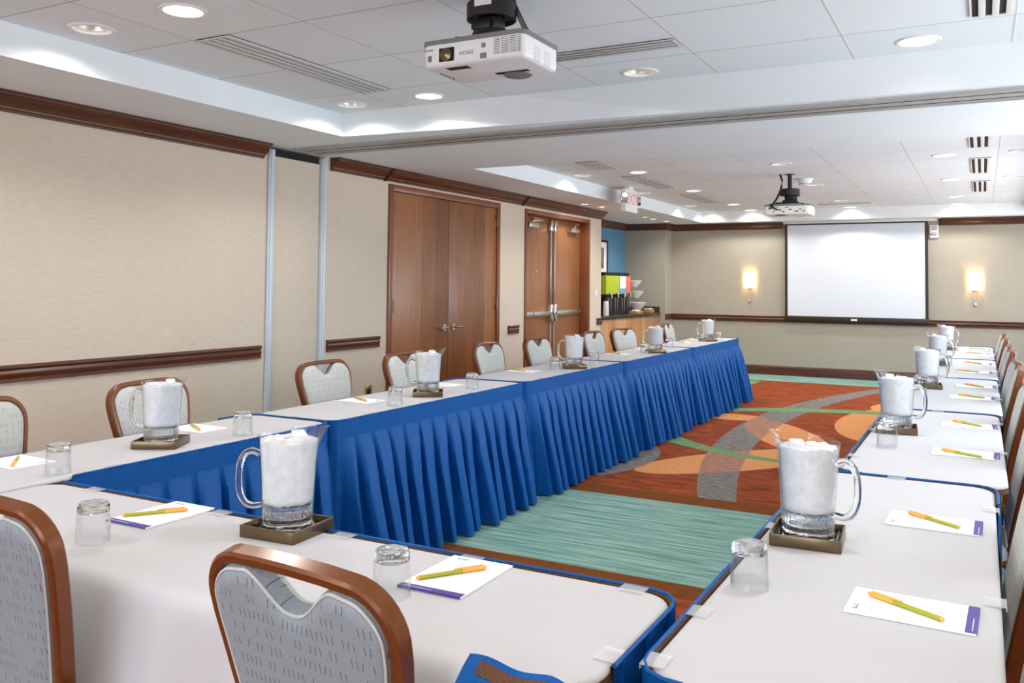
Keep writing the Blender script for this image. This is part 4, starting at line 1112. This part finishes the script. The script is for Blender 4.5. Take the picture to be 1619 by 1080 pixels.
def make_pen():
    """along +x: cap at +x end; lies on the pad"""
    t = empty('ballpoint_pen'); r = .0052
    def rod(bm, x0, x1, ra, rb):
        rr = [[bm.verts.new((x, q*cos(2*pi*i/12), r+q*sin(2*pi*i/12))) for i in range(12)] for x, q in ((x0, ra), (x1, rb))]
        for i in range(12): bm.faces.new((rr[0][i], rr[0][(i+1) % 12], rr[1][(i+1) % 12], rr[1][i]))
        bm.faces.new(rr[0][::-1]); bm.faces.new(rr[1])
    b = nb(); rod(b, -.078, .03, r*.9, r*.9); obj('barrel', b, 'pen_green', t)
    b = nb(); rod(b, .025, .078, r, r); rod(b, .078, .084, r, r*.7); box(b, .005, .075, -.0018, .0018, 2*r-.0005, 2*r+.0022); obj('cap', b, 'pen_orange', t)
    b = nb(); rod(b, -.084, -.0775, r*.55, r*.9); obj('end_plug', b, 'pen_orange', t); return t
def repeat(proto, items, cat, group):
    for i, (x, y, z, rz, label) in enumerate(items):
        o = proto if i == 0 else copy_tree(proto); o.location = (x, y, z); o.rotation_euler = (0, 0, rz); tag(o, label, cat, group)
PT = [  # x, y, tray turn, pitcher turn (spout direction), where
    (-2.855, 2.395, 30, 25, 'nearest in the left row, before a chair'), (-2.830, 4.240, 32, 40, 'second in the left row, before the closed double doors'),
    (-2.800, 6.230, 34, 35, 'third in the left row, before the exit doors'), (-2.780, 8.10, 34, 35, 'fourth in the left row, before the coffee counter'),
    (-2.850, 10.17, 38, 35, 'last in the left row, near the screen wall'),
    (-1.592, 1.740, 4, 40, 'on the cross table behind the nearest chair'),
    (-.398, 2.350, 4, 170, 'nearest in the right row'), (-.345, 4.315, 4, 165, 'second in the right row'), (-.318, 6.31, 4, 165, 'third in the right row'),
    (-.335, 8.25, 4, 165, 'fourth in the right row'), (-.335, 10.3, 4, 165, 'last in the right row, near the screen wall')]
repeat(make_tray(), [(x, y, TZ+.0005, R(a), 'bronze drip tray under the pitcher %s' % s) for x, y, a, p, s in PT], 'tray', 'trays under the pitchers')
repeat(make_pitcher(), [(x, y, TZ+.0147, R(p), 'clear pitcher of ice water, %s' % s) for x, y, a, p, s in PT], 'pitcher', 'ice water pitchers')
GL = [(-2.745, 1.885, 'left row, nearest, by the pad at the photo edge'), (-2.762, 2.735, 'left row, right of the nearest pitcher'), (-2.752, 3.811, 'left row, left of the second pitcher'), (-2.780, 4.654, 'left row, right of the second pitcher'),
      (-2.875, 6.04, 'left row, left of the third pitcher'), (-2.80, 6.63, 'left row, right of the third pitcher'), (-2.840, 7.95, 'left row, left of the fourth pitcher'), (-2.876, 8.80, 'left row, right of the fourth pitcher'),
      (-2.873, 9.99, 'left row, left of the last pitcher'), (-2.80, 10.45, 'left row, right of the last pitcher'),
      (-1.954, 1.440, 'cross table, beside the left note pad'), (-1.085, 1.500, 'cross table, partly behind the nearest chair'),
      (-.448, 1.925, 'right row, in front of the nearest pitcher'), (-.347, 3.889, 'right row, in front of the second pitcher'), (-.35, 6.11, 'right row, beside the third pitcher'), (-.262, 8.06, 'right row, beside the fourth pitcher'), (-.262, 10.1, 'right row, beside the last pitcher')]
repeat(make_tumbler(), [(x, y, TZ+.0005, .3*i, 'clear tumbler turned upside down, %s' % s) for i, (x, y, s) in enumerate(GL)], 'glass', 'upturned tumblers')
PADS = [(-.130, 1.950, 88, 'right row, nearest'), (-.123, 2.692, 89, 'right row, second'), (-.064, 3.874, 89, 'right row, third'), (-.062, 4.660, 92, 'right row, fourth'), (-.057, 5.865, 90, 'right row, fifth'), (-.043, 6.545, 91, 'right row, sixth'),
        (-.055, 7.655, 90, 'right row, seventh'), (-.052, 8.52, 90, 'right row, eighth'), (-.062, 9.80, 90, 'right row, ninth'), (-.047, 10.57, 90, 'right row, last'),
        (-2.006, 1.692, 0, 'cross table, left of the ice pitcher'), (-1.030, 1.668, 1, 'cross table, right of the ice pitcher'),
        (-3.030, 1.915, -92, 'left row, at the photo edge'), (-3.055, 2.742, -91, 'left row, behind the nearest pitcher'), (-3.02, 3.85, -94, 'left row, before the partition strips'), (-3.05, 4.72, -90, 'left row, right of the second pitcher'),
        (-3.03, 5.79, -92, 'left row, left of the third pitcher'), (-3.05, 6.58, -90, 'left row, behind the third pitcher'), (-3.04, 7.72, -90, 'left row, between third and fourth pitchers'), (-3.04, 8.56, -90, 'left row, right of the fourth pitcher'),
        (-3.04, 9.70, -90, 'left row, left of the last pitcher'), (-3.04, 10.40, -90, 'left row, behind the last pitcher')]
repeat(make_pad(), [(x, y, TZ+.0005, R(a), 'white note pad with purple end band, %s' % s) for x, y, a, s in PADS], 'note pad', 'note pads at each seat')
PENS = [((-.067, 1.899), (-.218, 1.989)), ((-.056, 2.646), (-.193, 2.752)), ((.001, 3.785), (-.154, 3.882)), ((.002, 4.623), (-.138, 4.755)), ((.014, 5.83), (-.14, 5.931)), ((.009, 6.473), (-.113, 6.605)),
        ((-.022, 7.615), (-.184, 7.683)), ((-.001, 8.455), (-.151, 8.568)), ((0., 9.753), (-.141, 9.845)), ((.021, 10.515), (-.125, 10.587)),
        ((-2.067, 1.615), (-1.967, 1.743)), ((-1.086, 1.593), (-.992, 1.730)), ((-3.082, 1.962), (-2.924, 1.835)), ((-3.121, 2.779), (-2.971, 2.694)), ((-3.095, 3.899), (-2.94, 3.812)), None,
        ((-3.118, 5.805), (-2.983, 5.752)), ((-3.09, 6.56), (-2.98, 6.535)), ((-3.124, 7.741), (-2.974, 7.665)), ((-3.115, 8.58), (-2.97, 8.52)), ((-3.12, 9.73), (-2.98, 9.66)), ((-3.12, 10.43), (-2.98, 10.36))]
items = []
for q, (px, py, pa, s) in zip(PENS, PADS):
    if q is None: continue
    (ax, ay), (bx_, by_) = q; items.append(((ax+bx_)/2, (ay+by_)/2, TZ+.0052, math.atan2(by_-ay, bx_-ax), 'green and orange pen on the note pad, %s' % s))
repeat(make_pen(), items, 'pen', 'pens on the note pads')
